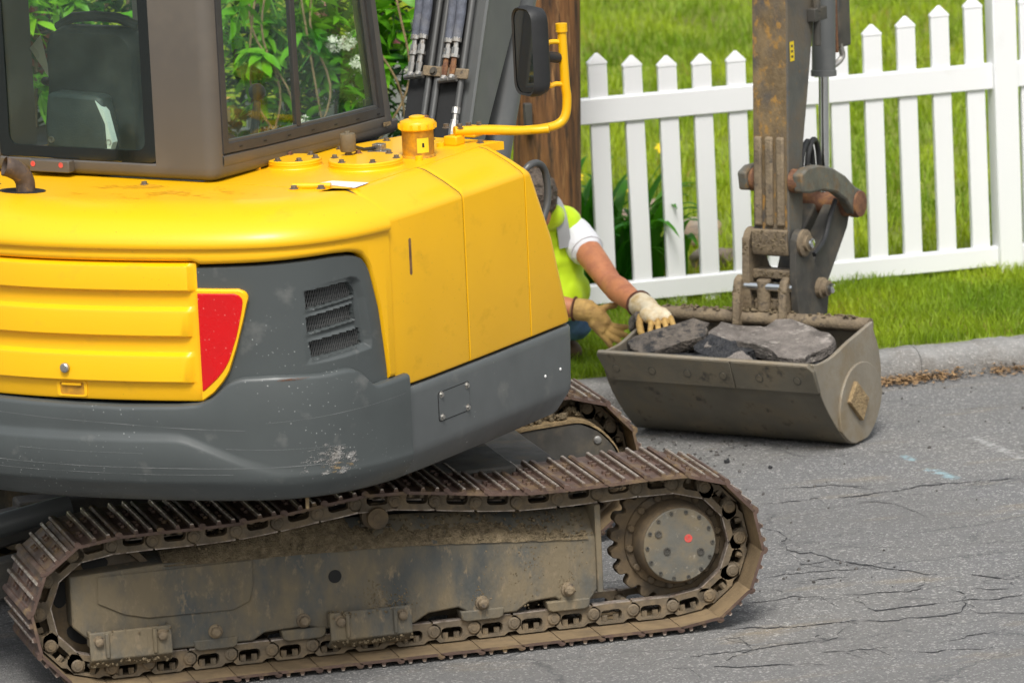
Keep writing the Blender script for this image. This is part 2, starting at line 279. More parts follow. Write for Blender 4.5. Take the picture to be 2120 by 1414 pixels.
# ---------------------------------------------------------------- helpers
WM = {}
I4 = Matrix.Identity(4)
def V(*a): return Vector(a)
class MB:
    def __init__(s): s.v = []; s.f = []; s.m = []; s.mi = 0
    def add(s, vs, fs):
        o = len(s.v); s.v += [tuple(map(float, p)) for p in vs]
        for f in fs: s.f.append(tuple(i+o for i in f)); s.m.append(s.mi)
        return s
    def box(s, lo, hi):
        (a, b, c), (d, e, g) = lo, hi
        return s.add([(a, b, c), (d, b, c), (d, e, c), (a, e, c), (a, b, g), (d, b, g), (d, e, g), (a, e, g)],
                     [(3, 2, 1, 0), (4, 5, 6, 7), (0, 1, 5, 4), (1, 2, 6, 5), (2, 3, 7, 6), (3, 0, 4, 7)])
    def tube(s, pts, r, n=10, caps=True):
        P = [Vector(p) for p in pts]; k = len(P); rs = r if isinstance(r, (list, tuple)) else [r]*k
        T = [(P[min(i+1, k-1)]-P[max(i-1, 0)]).normalized() for i in range(k)]
        a = T[0].orthogonal().normalized(); vs = []; fs = []
        for i in range(k):
            a = (a-T[i]*a.dot(T[i])).normalized(); b = T[i].cross(a)
            for j in range(n):
                t = 2*math.pi*j/n; vs.append(P[i]+(a*math.cos(t)+b*math.sin(t))*rs[i])
        for i in range(k-1):
            for j in range(n): fs.append((i*n+j, i*n+(j+1) % n, (i+1)*n+(j+1) % n, (i+1)*n+j))
        if caps: fs.append(tuple(range(n-1, -1, -1))); fs.append(tuple(range((k-1)*n, k*n)))
        return s.add(vs, fs)
    def cyl(s, p, q, r, n=20, r2=None): return s.tube([p, q], [r, r if r2 is None else r2], n)
    def lathe(s, prof, p, d, n=28):      # prof: (radius, distance along d)
        d = Vector(d).normalized(); p = Vector(p); a = d.orthogonal().normalized(); b = d.cross(a); vs = []; fs = []; k = len(prof)
        for r, h in prof:
            for j in range(n):
                t = 2*math.pi*j/n; vs.append(p+d*h+(a*math.cos(t)+b*math.sin(t))*max(r, 1e-5))
        for i in range(k-1):
            for j in range(n): fs.append((i*n+j, i*n+(j+1) % n, (i+1)*n+(j+1) % n, (i+1)*n+j))
        fs.append(tuple(range(n-1, -1, -1))); fs.append(tuple(range((k-1)*n, k*n)))
        return s.add(vs, fs)
    def prism(s, poly, fn, d0, d1):      # poly 2-D points, fn(u,v,d)->xyz
        n = len(poly)
        return s.add([fn(u, v, d0) for u, v in poly]+[fn(u, v, d1) for u, v in poly],
                     [tuple(range(n-1, -1, -1)), tuple(range(n, 2*n))]+[(i, (i+1) % n, n+(i+1) % n, n+i) for i in range(n)])
    def ringprism(s, A, B, fn, d0, d1):  # outer loop A, inner loop B of the same length
        n = len(A); vs = [fn(u, v, d) for d in (d0, d1) for L in (A, B) for u, v in L]; fs = []
        for i in range(n):
            j = (i+1) % n
            fs += [(i, n+i, n+j, j), (2*n+i, 2*n+j, 3*n+j, 3*n+i), (i, j, 2*n+j, 2*n+i), (n+i, 3*n+i, 3*n+j, n+j)]
        return s.add(vs, fs)
    def grid(s, P, cu=False, skip=None):
        r = len(P); c = len(P[0]); fs = []
        for i in range(r-1):
            for j in range(c if cu else c-1):
                if skip and skip(i, j): continue
                fs.append((i*c+j, i*c+(j+1) % c, (i+1)*c+(j+1) % c, (i+1)*c+j))
        return s.add([p for row in P for p in row], fs)
    def hexbolt(s, p, d, r=.011, h=.008):
        p = Vector(p); d = Vector(d).normalized(); s.cyl(p, p+d*.002, r*1.5, 12); return s.cyl(p+d*.002, p+d*(h+.002), r, 6)
    def blob(s, c, r, n=2, amp=.25, sc=3., seed=0, sq=(1, 1, 1)):
        bm = bmesh.new(); bmesh.ops.create_icosphere(bm, subdivisions=n, radius=1); vs = []
        for v in bm.verts:
            k = 1+amp*noise.noise(v.co*sc+Vector((seed*3.1, seed*1.7, seed*.9)))*2; vs.append((c[0]+v.co.x*r*k*sq[0], c[1]+v.co.y*r*k*sq[1], c[2]+v.co.z*r*k*sq[2]))
        fs = [tuple(v.index for v in f.verts) for f in bm.faces]; bm.free(); return s.add(vs, fs)
    def mesh(s, name, mats, smooth=35, recalc=True):
        me = bpy.data.meshes.new(name); me.from_pydata(s.v, [], s.f)
        for m in (mats if isinstance(mats, (list, tuple)) else [mats]): me.materials.append(MATS[m] if isinstance(m, str) else m)
        me.polygons.foreach_set('material_index', s.m)
        if recalc:
            bm = bmesh.new(); bm.from_mesh(me); bmesh.ops.recalc_face_normals(bm, faces=bm.faces); bm.to_mesh(me); bm.free()
        if smooth is not None:
            me.polygons.foreach_set('use_smooth', [True]*len(me.polygons)); me.set_sharp_from_angle(angle=R_(smooth))
        me.update(); return me
    def build(s, name, mats, parent=None, W=I4, bev=0., smooth=35, recalc=True, **k):
        return put(name, s.mesh(name, mats, smooth, recalc), parent, W, bev, **k)
def put(name, me, parent=None, W=I4, bev=0., seg=2, label=None, cat=None, group=None, kind=None):
    o = bpy.data.objects.new(name, me); col.objects.link(o); o.parent = parent
    if parent is not None: o.matrix_parent_inverse = WM[parent.name].inverted()
    o.matrix_basis = W; WM[o.name] = W.copy()
    if bev:
        b = o.modifiers.new('bevel', 'BEVEL'); b.width = bev; b.segments = seg; b.limit_method = 'ANGLE'; b.angle_limit = R_(40); b.harden_normals = False
    tag(o, label, cat, group, kind); return o
def tag(o, label=None, cat=None, group=None, kind=None):
    for k, v in (('label', label), ('category', cat), ('group', group), ('kind', kind)):
        if v: o[k] = v
    return o
def empty(name, loc, label, cat, group=None):
    o = bpy.data.objects.new(name, None); col.objects.link(o); o.empty_display_size = .2
    W = Matrix.Translation(loc); o.matrix_basis = W; WM[o.name] = W; return tag(o, label, cat, group)
def catmull(P, n=8):
    P = np.array(P, float); Q = np.vstack([2*P[0]-P[1], P, 2*P[-1]-P[-2]]); o = []
    for i in range(1, len(Q)-2):
        a, b, c, d = Q[i-1:i+3]
        for k in range(n):
            t = k/n; o.append(.5*((2*b)+(c-a)*t+(2*a-5*b+4*c-d)*t*t+(3*b-a-3*c+d)*t**3))
    o.append(P[-1]); return np.array(o)
def interp(x, tab): return float(np.interp(x, [t[0] for t in tab], [t[1] for t in tab]))
def rrect(x0, y0, x1, y1, r, n=5):
    o = []
    for cx, cy, a0 in ((x1-r, y1-r, 0), (x0+r, y1-r, 90), (x0+r, y0+r, 180), (x1-r, y0+r, 270)):
        for k in range(n+1): t = R_(a0+90*k/n); o.append((cx+r*math.cos(t), cy+r*math.sin(t)))
    return o
def fold(o, lvl): s = o.modifiers.new('sub', 'SUBSURF'); s.levels = lvl; s.render_levels = lvl; return o

# ---------------------------------------------------------------- setting: road, kerb, lawn
def lawn_z(x, y):
    b = .108 if y < 3.9 else .108+(y-3.9)*.035
    if y > 5: b += (y-5)*.03
    return b+.02*noise.noise(Vector((x*.8, y*.8, 0)))+.008*noise.noise(Vector((x*3, y*3, 5)))
m = MB(); m.add([(-60, -60, 0), (60, -60, 0), (60, 3.63, 0), (-60, 3.63, 0)], [(0, 1, 2, 3)])
RD = m.build('road', 'asphalt', kind='structure')
CRK = [[(1.531, 1.378), (1.567, 1.299), (1.553, 1.184), (1.503, 1.03), (1.528, 0.958), (1.572, 0.936), (1.6, 0.805), (1.661, 0.702), (1.709, 0.62), (1.763, 0.536), (1.8, 0.46), (1.876, 0.423), (1.951, 0.386), (1.997, 0.321), (2.038, 0.258), (2.034, 0.162)], [(2.038, 0.258), (2.107, 0.266)], [(1.502, 1.015), (1.496, 0.857), (1.479, 0.777), (1.56, 0.781), (1.609, 0.815)], [(1.815, 1.72), (1.883, 1.766), (1.947, 1.695), (2.03, 1.723), (2.151, 1.726), (2.26, 1.768), (2.372, 1.743), (2.505, 1.734), (2.639, 1.721)], [(1.983, 1.625), (2.045, 1.571), (2.084, 1.472), (2.091, 1.375), (2.108, 1.273)], [(0.968, 0.017), (1.051, -0.01), (1.151, -0.058), (1.231, -0.071), (1.32, -0.061), (1.391, -0.069), (1.475, -0.109), (1.591, -0.126), (1.682, -0.13), (1.745, -0.107), (1.793, -0.023), (1.838, 0.12), (1.815, 0.214)], [(1.793, -0.023), (1.788, -0.142), (1.932, -0.212)], [(0.842, -0.388), (0.962, -0.293), (1.054, -0.286), (1.13, -0.271), (1.184, -0.271), (1.203, -0.306)], [(1.184, -0.271), (1.242, -0.103)], [(0.752, -0.294), (0.873, -0.289), (0.97, -0.284)], [(1.163, -0.428), (1.246, -0.43), (1.351, -0.455), (1.398, -0.477)], [(1.48, 0.199), (1.496, 0.082), (1.511, 0.034), (1.586, 0.038), (1.697, 0.038), (1.803, 0.04), (1.907, 0.017), (2.021, 0.03)], [(1.871, 0.187), (1.919, 0.191), (2.011, 0.117)], [(1.823, 0.463), (1.784, 0.341), (1.73, 0.256), (1.569, 0.279), (1.476, 0.297)], [(1.143, 0.322), (1.249, 0.326), (1.303, 0.34), (1.393, 0.31)], [(1.283, 0.49), (1.307, 0.352)], [(1.308, 0.647), (1.42, 0.663), (1.541, 0.646), (1.673, 0.624)], [(1.375, 0.543), (1.479, 0.534), (1.567, 0.533)], [(1.535, -0.479), (1.664, -0.438), (1.803, -0.388)], [(1.379, -0.532), (1.499, -0.564), (1.609, -0.592), (1.782, -0.624)], [(0.657, -0.413), (0.82, -0.461), (0.964, -0.51), (1.116, -0.57)], [(1.779, 1.981), (1.897, 1.93), (1.973, 1.915), (2.101, 1.816)], [(1.815, 1.72), (1.637, 1.747)], [(1.314, -0.19), (1.253, -0.265), (1.182, -0.296)], [(1.658, -0.199), (1.669, -0.27)], [(0.975, -0.118), (0.97, -0.284)], [(0.929, -0.109), (0.995, -0.128)]]
m = MB(); rc = random.Random(5)
for ci, L_ in enumerate(CRK):
    P = []
    for i in range(len(L_)-1):
        (x0, y0), (x1, y1) = L_[i], L_[i+1]; n = max(2, int(math.hypot(x1-x0, y1-y0)/.014))
        for k in range(n): P.append((x0+(x1-x0)*k/n, y0+(y1-y0)*k/n))
    P.append(L_[-1]); rows = []; jx = jy = 0.
    def flush(rows):
        if len(rows) > 2: m.grid(rows)
    for i, (x, y) in enumerate(P):
        jx = jx*.72+rc.gauss(0, .0032); jy = jy*.72+rc.gauss(0, .0048)
        o_ = .012*noise.noise(Vector((x*14, y*14, ci))); wd = max(.0005, (.0050 if ci in (0, 3, 5, 11) else .0033)*(1+1.1*noise.noise(Vector((x*11, y*11, 7)))+rc.uniform(-.6, .7))*min(1, .3+i/8, .3+(len(P)-1-i)/8))
        if noise.noise(Vector((x*6, y*6, 31+ci))) < -.46: flush(rows); rows = []; continue
        rows.append([(x+jx, y+o_+jy-wd, .0016), (x+jx+wd*.4, y+o_+jy+wd, .0016)])
        if rc.random() < .045:
            a_ = rc.choice((1, -1))*rc.uniform(.5, 1.6); bx, by = x+jx, y+o_+jy; br = []
            for q in range(rc.randint(4, 12)):
                bx += math.cos(a_)*.012*rc.choice((1, 1, 1, .4)); by += math.sin(a_)*.012+rc.gauss(0, .004); w_ = .0016*rc.uniform(.4, 1.4); br.append([(bx, by-w_, .0017), (bx+w_, by+w_, .0017)])
            m.grid(br)
    flush(rows)
m.build('road_crack', 'crack_dark', RD, smooth=None, recalc=False, kind='stuff')
m = MB()
xs = np.linspace(-20, 24, 150); ys = np.concatenate([np.linspace(3.735, 6, 24), np.linspace(6.2, 14, 40), np.linspace(14.5, 70, 30)])
m.grid([[(x, y, lawn_z(x, y) if y < 40 else lawn_z(x, 40)) for x in xs] for y in ys]); m.build('lawn', 'lawn_soil', kind='structure', smooth=180)
# granite kerb, laid in lengths
kr = None
for i, (x0, x1) in enumerate(((-8, -4.5), (-4.5, -1.6), (-1.6, .55), (.55, 2.02), (2.02, 2.9), (2.9, 5.2), (5.2, 9))):
    m = MB(); n = max(2, int((x1-x0)/.025)); P = []
    for k in range(n+1):
        x = x0+.0015+(x1-x0-.003)*k/n; j = lambda q: .007*noise.noise(Vector((x*5, q*3.3, 1.7)))+.006*noise.noise(Vector((x*17, q*2.1, 4)))+.004*noise.noise(Vector((x*41, q*5, 9)))
        P.append([(x, 3.605+j(1), -.05), (x, 3.60+j(1), .03), (x, 3.608+j(2), .075+j(3)), (x, 3.628+j(2), .100+j(4)), (x, 3.665, .108+j(5)), (x, 3.72+j(6), .110+j(6)), (x, 3.745, .105), (x, 3.745, -.05)])
    m.grid(P); m.add([P[0][q] for q in range(8)], [tuple(range(8))]); m.add([P[-1][q] for q in range(8)], [tuple(range(7, -1, -1))])
    if kr is None: kr = m.build('kerb', 'kerb_stone', kind='structure', smooth=50)
    else: m.build('kerb_stone', 'kerb_stone', kr, smooth=50)

# ---------------------------------------------------------------- excavator
O = V(-.14, .92, 0)
TH = R_(44); Fv = V(math.cos(TH), math.sin(TH), 0); Rv = V(math.sin(TH), -math.cos(TH), 0)
HM = Matrix(((Rv.x, Fv.x, 0, O.x), (Rv.y, Fv.y, 0, O.y), (0, 0, 1, 0), (0, 0, 0, 1)))     # (right, forward, up) of the swung house
EX = empty('excavator', O, 'yellow and grey crawler excavator with its bucket lowered at the kerb', 'excavator')

# ---- undercarriage
TW = .44; YC = .22; GAUGE = 1.41
def track_path():
    P = []
    for x in np.linspace(-1.09, .855, 40): P.append((x, .029))
    for a in np.linspace(-90, 90, 24)[1:]: P.append((.855+.248*math.cos(R_(a)), .277+.248*math.sin(R_(a))))
    top = [(.752, .527), (.62, .523), (.479, .520), (.345, .520), (.212, .530), (.077, .547), (-.052, .563), (-.191, .572), (-.324, .558), (-.456, .540), (-.588, .526), (-.718, .520), (-.985, .520), (-1.09, .516)]
    P += [tuple(p) for p in catmull([(.84, .527)]+top, 5)]
    for a in np.linspace(90, 270, 24)[1:-1]: P.append((-1.09+.243*math.cos(R_(a)), .272+.243*math.sin(R_(a))))
    P.append(P[0]); return np.array(P)
TP = track_path(); TS = np.concatenate([[0], np.cumsum(np.linalg.norm(np.diff(TP, axis=0), axis=1))]); TL = TS[-1]
NS = round(TL/.1355); PIT = TL/NS
def tp(s): s = s % TL; return np.array([np.interp(s, TS, TP[:, 0]), np.interp(s, TS, TP[:, 1])])
def shoe_mesh():
    m = MB(); h = TW/2; p = PIT
    prof = [(-.004, 0), (p-.012, 0), (p+.006, .006), (p+.010, .016), (p+.002, .019), (p-.008, .013), (p-.020, .010), (.006, .010), (-.004, .006)]
    m.mi = 0
    vs = [(x, y, z) for y in (-h, h) for x, z in prof]; n = len(prof)
    m.add(vs, [tuple(range(n)), tuple(range(2*n-1, n-1, -1))])
    for i in range(n):
        j = (i+1) % n; m.mi = 1 if i in (0, 1) else 0
        m.add([vs[i], vs[j], vs[n+j], vs[n+i]], [(0, 1, 2, 3)])
    for x in (.030, .077):
        m.mi = 0; m.prism([(x-.009, .009), (x+.009, .009), (x+.005, .0205), (x-.005, .0205)], lambda u, v, d: (u, d, v), -h+.004, h-.004)
        m.mi = 2; m.prism([(x-.0056, .020), (x+.0056, .020), (x+.004, .0238), (x-.004, .0238)], lambda u, v, d: (u, d, v), -h+.003, h-.003)
    m.mi = 0; m.prism([(p-.016, .009), (p-.012, .018), (p-.004, .0215), (p+.004, .0215), (p+.010, .016), (p+.008, .009)], lambda u, v, d: (u, d, v), -h+.002, h-.002)
    for x in (.051, .099):
        for y in (-.105, -.062, .062, .105): m.cyl((x, y, .009), (x, y, .0185), .0095, 6)
    return m.mesh('track_shoe', ['rusty_shoe', 'muddy_shoe', 'worn_steel'], 40)
def link_mesh(sg):
    m = MB(); p = PIT
    out = [(.010, -.018), (.022, -.006), (p-.030, -.006), (p-.016, -.016), (p+.012, -.018), (p+.028, -.034), (p+.028, -.054), (p+.014, -.068), (p-.010, -.073), (.040, -.073), (.002, -.070), (-.008, -.056), (-.006, -.036), (.002, -.026)]
    inn = [(.032, -.018), (.038, -.014), (p-.050, -.014), (p-.042, -.018), (p-.037, -.024), (p-.034, -.032), (p-.034, -.044), (p-.038, -.050), (p-.046, -.054), (.050, -.054), (.040, -.053), (.032, -.048), (.029, -.038), (.029, -.026)]
    y0 = sg*.070; y1 = sg*.102
    m.ringprism(out, inn, lambda u, v, d: (u, d, v), min(y0, y1), max(y0, y1))
    for x in (.046, .084): m.cyl((x, sg*.088, -.007), (x, sg*.088, -.034), .0105, 6)
    m.lathe([(.021, 0), (.021, .005), (.017, .008)], (p+.004, sg*.101, -.044), (0, sg, 0), 16)
    m.lathe([(.011, 0), (.010, .003)], (p+.004, sg*.1085, -.044), (0, sg, 0), 12)
    m.mi = 1; m.box((.004, sg*.086-.014, -.0765), (p-.004, sg*.086+.014, -.071)); m.mi = 0
    return m.mesh('chain_link', ['muddy_link', 'worn_steel'], 24)
def teeth_poly(r0, r1, n):
    o = []
    for k in range(n):
        for q, r in ((0, r1), (.14, r1), (.26, (r0+r1)/2+.006), (.38, r0+.003), (.5, r0), (.62, r0+.003), (.74, (r0+r1)/2+.006), (.86, r1)):
            t = 2*math.pi*(k+q)/n; o.append((r*math.cos(t), r*math.sin(t)))
    return o
SH, LN = shoe_mesh(), (link_mesh(1), link_mesh(-1))
def track(Y0, side, lab):
    T = Matrix.Translation((0, Y0, 0))
    m = MB()
    phase = 1.09+.002      # a joint falls at x = 0 on the ground run
    phase = phase % PIT
    for k in range(NS):
        p = tp(phase+k*PIT); q = tp(phase+(k+1)*PIT); t = (q-p)/np.linalg.norm(q-p); n = np.array([t[1], -t[0]])
        c = q-n*.044; c0 = p-n*.044; m.tube([(c0[0], YC, c0[1]), (c[0], YC, c[1])], .008, 6); m.cyl((c[0]+t[0]*.004, YC-.07, c[1]+t[1]*.004), (c[0]+t[0]*.004, YC+.07, c[1]+t[1]*.004), .017, 10)
    tr = m.build('crawler_track', 'muddy_link', EX, T, label=lab)
    for k in range(NS):
        p = tp(phase+k*PIT); q = tp(phase+(k+1)*PIT); t = (q-p)/np.linalg.norm(q-p); n = np.array([t[1], -t[0]])
        W = T @ Matrix(((t[0], 0, n[0], p[0]), (0, -1, 0, YC), (t[1], 0, n[1], p[1]), (0, 0, 0, 1)))
        put('track_shoe', SH, tr, W); put('chain_link', LN[0], tr, W); put('chain_link', LN[1], tr, W)
    if side < 0: T = T @ Matrix.Translation((0, 2*YC, 0)) @ Matrix.Diagonal((1, -1, 1, 1))
    xz = lambda u, v, d: (u, d, v)
    # side frame
    face = [(-1.19, .385), (-1.19, .22), (-1.14, .172), (-.86, .112), (-.60, .112), (-.56, .135), (-.42, .142), (-.36, .125), (-.06, .112), (-.01, .140), (.09, .148), (.15, .112), (.285, .112), (.33, .140), (.42, .146), (.46, .112), (.53, .115), (.566, .16), (.574, .335), (.18, .362), (-.06, .377), (-.43, .390), (-.895, .398)]
    m = MB(); m.prism(face, xz, .105, .335)
    P = []
    for x, z in ((-.62, .387), (-.43, .388), (-.06, .375), (.18, .36), (.574, .333)):
        P.append([(x, .106, z), (x, .17, z+.055), (x, .21, z+.085), (x, .27, z+.055), (x, .334, z)])
    m.grid(P); m.add([P[0][q] for q in range(5)], [(0, 1, 2, 3, 4)]); m.add([P[-1][q] for q in range(5)], [(4, 3, 2, 1, 0)])
    fr = m.build('track_frame', 'track_frame', EX, T, bev=.006)
    m = MB(); m.box((.562, .092, .15), (.582, .35, .445)); m.build('end_flange', 'track_frame', fr, T, bev=.003)
    m = MB(); m.prism([(-1.10, .378), (-1.105, .29), (-1.02, .245), (-.94, .225), (-.66, .222), (-.605, .245), (-.59, .30), (-.59, .382)], xz, .098, .106); m.build('cover_pad', 'track_frame', fr, T, bev=.004)
    m = MB(); m.cyl((-.318, .112, .297), (-.318, .1035, .297), .022, 24); m.build('frame_hole', 'black_core', fr, T)
    # guards
    for x0, x1, zt in ((-1.145, -.875, .205), (-.352, -.078, .185)):
        m = MB(); pr = [(.062, zt), (.055, zt-.09), (.10, zt-.125), (.30, zt-.125), (.30, zt-.115), (.108, zt-.113), (.068, zt-.085), (.074, zt)]
        m.prism(pr, lambda u, v, d: (d, u, v), x0, x1); m.box((x0+.05, .049, zt-.085), (x0+.064, .066, zt-.004)); m.box((x1-.064, .049, zt-.085), (x1-.050, .066, zt-.004))
        m.box((x0, .074, zt-.05), (x0+.012, .11, zt)); m.box((x1-.012, .074, zt-.05), (x1, .11, zt))
        m.build('roller_guard', 'track_frame', fr, T, bev=.004)
        for bx in (x0+.03 if x0 < -.5 else x0+.035, x1-.032): m = MB(); m.lathe([(.021, 0), (.021, .004), (.015, .004), (.014, .018), (.008, .022)], (bx, .064, zt-.03), (0, -1, 0), 14); m.build('guard_bolt', 'muddy_steel', fr, T)
        m = MB()
        for k in range(130):
            x = random.uniform(x0, x1); r = random.uniform(.002, .006)
            m.blob((x, .056+random.uniform(-.004, .03), zt-random.choice((.09, .1, .1, 0, .005))-random.uniform(0, .012)), r, 1, .4, 2, k)
        m.build('mud_crust', 'mud', fr, T, kind='stuff')
    for x, z in ((-.723, .158), (-.43, .162), (.17, .156), (.463, .170)):
        m = MB(); m.lathe([(.024, 0), (.023, .006), (.017, .008), (.016, .024), (.010, .030)], (x, .105, z), (0, -1, 0), 14); m.build('frame_bolt', 'muddy_steel', fr, T)
        m = MB(); m.prism([(x-.075, .135), (x-.07, .105), (x-.055, .098), (x+.055, .098), (x+.07, .105), (x+.075, .135)], xz, .100, .16); m.build('roller_bracket', 'track_frame', fr, T, bev=.005)
    for x in (-.95, -.72, -.43, -.13, .17, .463):
        m = MB(); m.lathe([(.03, 0), (.062, .0), (.062, .045), (.045, .055), (.045, .135), (.062, .145), (.062, .19), (.03, .19)], (x, .125, .165), (0, 1, 0), 20); m.build('track_roller', 'sprocket_steel', EX, T)
    # mud heaped on the frame
    m = MB(); rows = []
    for j, (yy, dz) in enumerate(((.100, -.008), (.112, .008), (.135, .035), (.16, .058), (.19, .080), (.23, .082), (.30, .03))):
        row = []
        for i in range(130):
            x = -.88+1.42*i/129; zb = interp(x, ((-.895, .392), (-.43, .390), (-.06, .377), (.18, .362), (.574, .333)))
            am = interp(x, ((-.88, .0), (-.75, .25), (-.55, .7), (-.3, 1.1), (-.25, .35), (0, .3), (.2, .35), (.54, .2)))
            q = noise.noise(Vector((x*22, yy*30, 3)))+.6*noise.noise(Vector((x*60, yy*70, 9)))
            row.append((x+.004*q, yy-.006*q*am, zb+dz*min(1, am+.35)+am*(.018*(j > 0)+.022*q*(j > 0))+.003*q))
        rows.append(row)
    m.grid(rows)
    for k in range(420):
        x = random.uniform(-.80, .54); yy = random.uniform(.105, .2); zb = interp(x, ((-.895, .392), (-.43, .390), (-.06, .377), (.18, .362), (.574, .333)))
        m.blob((x, yy, zb+(yy-.1)*.75+random.uniform(0, .010)), random.uniform(.002, .007), 1, .4, 2, k)
    for k in range(700):
        cxm, czm, sm_ = random.choice(((-.20, .22, .022), (-.17, .19, .03), (.463, .185, .02), (.17, .17, .018), (.36, .30, .05), (.30, .24, .10), (.50, .32, .05), (-.10, .19, .02)))
        x = random.gauss(cxm, sm_*.8); z = min(.35, random.gauss(czm, sm_)); m.blob((x, .1055, z), random.uniform(.0012, .0036), 1, .4, 2, k, (1, .5, 1.2))
    m.build('packed_mud', 'mud', EX, T, kind='stuff', smooth=60)
    # carrier roller
    m = MB(); m.lathe([(.02, 0), (.034, .0), (.036, .006), (.036, .012), (.030, .016), (.030, .04), (.044, .045), (.044, .075), (.034, .085), (.034, .24)], (-.165, .098, .474), (0, 1, 0), 28); m.lathe([(.0, 0), (.018, .0), (.018, .004)], (-.165, .0965, .474), (0, 1, 0), 20)
    m.build('carrier_roller', 'sprocket_steel', EX, T)
    m = MB(); m.box((-.205, .17, .37), (-.12, .27, .445)); m.build('roller_post', 'dark_steel', EX, T, bev=.004)
    # idler
    cx, cz = -1.085, .277
    m = MB()
    m.lathe([(.045, -.03), (.18, -.022), (.185, -.045), (.205, -.045), (.208, -.02), (.208, .02), (.205, .045), (.185, .045), (.18, .022), (.045, .03)], (cx, YC, cz), (0, 1, 0), 56)
    idl = m.build('idler_wheel', 'sprocket_steel', EX, T)
    for k in range(5):
        t = R_(20+72*k); c = (cx+.125*math.cos(t), cz+.125*math.sin(t)); m = MB()
        pl = [(c[0]-math.sin(t)*.044*math.cos(a)+math.cos(t)*.026*math.sin(a), c[1]+math.cos(t)*.044*math.cos(a)+math.sin(t)*.026*math.sin(a)) for a in np.linspace(0, 2*math.pi, 18)[:-1]]
        m.prism(pl, xz, YC-.0285, YC+.0285); m.build('wheel_opening', 'black_core', idl, T)
    # sprocket and final drive
    cx, cz = .850, .283
    m = MB(); m.prism([(cx+u, cz+v) for u, v in teeth_poly(.188, .214, 21)], xz, .185, .235); m.lathe([(.13, 0), (.165, .004), (.168, .03)], (cx, .172, cz), (0, 1, 0), 40)
    sp = m.build('drive_sprocket', 'sprocket_steel', EX, T, bev=.003)
    for k in range(14):
        t = 2*math.pi*k/14+.1; m = MB(); m.lathe([(.014, 0), (.0135, .010), (.009, .014)], (cx+.152*math.cos(t), .176, cz+.152*math.sin(t)), (0, -1, 0), 8); m.build('sprocket_bolt', 'sprocket_steel', sp, T)
    m = MB(); m.lathe([(.139, 0), (.137, .05), (.128, .075), (.124, .080)], (cx-.004, .172, cz), (0, -1, 0), 56); hub = m.build('final_drive', 'sprocket_steel', EX, T)
    m = MB(); m.lathe([(.1235, 0), (.1235, .006), (.121, .008)], (cx-.004, .0915, cz), (0, -1, 0), 56); m.build('hub_cover', 'hub_face', hub, T)
    for k in range(14):
        t = 2*math.pi*k/14; m = MB(); m.lathe([(.0065, 0), (.0065, .004), (.003, .004), (.003, .001)], (cx-.004+.112*math.cos(t), .0835, cz+.112*math.sin(t)), (0, -1, 0), 12); m.build('hub_screw', 'dark_steel', hub, T)
    for u, v in ((-.072, .045), (-.045, -.015), (.07, -.028)):
        m = MB(); m.lathe([(.012, 0), (.012, .005), (.008, .005), (.007, .002)], (cx-.004+u, .0835, cz+v), (0, -1, 0), 18); m.build('drain_plug', 'dark_steel', hub, T)
    if side > 0:
        m = MB(); m.lathe([(.0, 0), (.0135, .0), (.0135, .0012)], (cx+.026, .0832, cz+.020), (0, -1, 0), 22); m.build('paint_mark', 'red_mark', hub, T, label='round red paint spot')
    # gearbox behind
    m = MB(); m.lathe([(.12, 0), (.12, .12), (.08, .2)], (cx, .235, cz), (0, 1, 0), 32); m.build('travel_motor', 'dark_steel', EX, T)
track(0, 1, 'muddy near crawler track with worn steel shoes')
track(GAUGE, -1, 'far crawler track half hidden under the house')

# carbody between the tracks, swing ring, blade linkage
m = MB(); m.box((-.62, .30, .26), (.36, 1.54, .56)); m.box((.30, .46, .20), (.58, 1.38, .50)); m.box((-1.15, .50, .24), (-.55, .62, .40)); m.box((-1.15, 1.22, .24), (-.55, 1.34, .40))
m.build('carbody', 'dark_steel', EX, bev=.01)
m = MB(); m.lathe([(.42, 0), (.42, .10), (.46, .10), (.46, .18), (.40, .18)], (O.x, O.y, .54), (0, 0, 1), 48); m.build('swing_ring', 'dark_steel', EX)
m = MB(); pl = [(.60, .30), (.60, .40), (.66, .425), (.80, .435), (.885, .437), (.95, .405), (1.0, .352), (1.022, .305), (1.022, .20), (.60, .20)]
m.prism(pl, lambda u, v, d: (u, d, v), 1.40, 1.44); m.box((.565, 1.39, .20), (.605, 1.50, .43)); mg = m.build('motor_guard', 'dark_steel', EX, bev=.004)
arc = catmull([(.60, .40), (.66, .425), (.80, .437), (.885, .439), (.95, .407), (1.0, .354), (1.024, .305), (1.03, .25)], 5)
m = MB(); m.grid([[(u, 1.394, v+.002), (u, 1.394, v+.012), (u, 1.60, v+.014), (u, 1.60, v+.002)] for u, v in arc], True); m.build('guard_rim', 'tan_crust', mg)
m = MB()
for k in range(240):
    x = random.uniform(.60, .90); m.blob((x, random.uniform(1.42, 1.60), interp(x, [(a, b) for a, b in arc])+.014+random.uniform(0, .02)), random.uniform(.006, .016), 1, .4, 2, k)
m.build('packed_mud', 'mud', EX, kind='stuff')
for x, z in ((.665, .385), (.945, .375)): m = MB(); m.lathe([(.014, 0), (.014, .008), (.009, .010)], (x, 1.402, z), (0, -1, 0), 10); m.build('guard_bolt', 'zinc', mg)
for y in (.60, 1.24):
    m = MB(); m.prism([(-1.0, .30), (-1.72, .14), (-1.74, .30), (-1.0, .40)], lambda u, v, d: (u, d, v), y-.04, y+.04); m.build('blade_arm', 'dark_steel', EX, bev=.008)
m = MB(); m.cyl((-1.05, .78, .47), (-1.45, .78, .40), .04, 20); m.build('blade_cylinder', 'boom_paint', EX)
m = MB(); m.cyl((-1.45, .78, .40), (-1.70, .78, .35), .02, 16); m.build('blade_rod', 'chrome', EX)
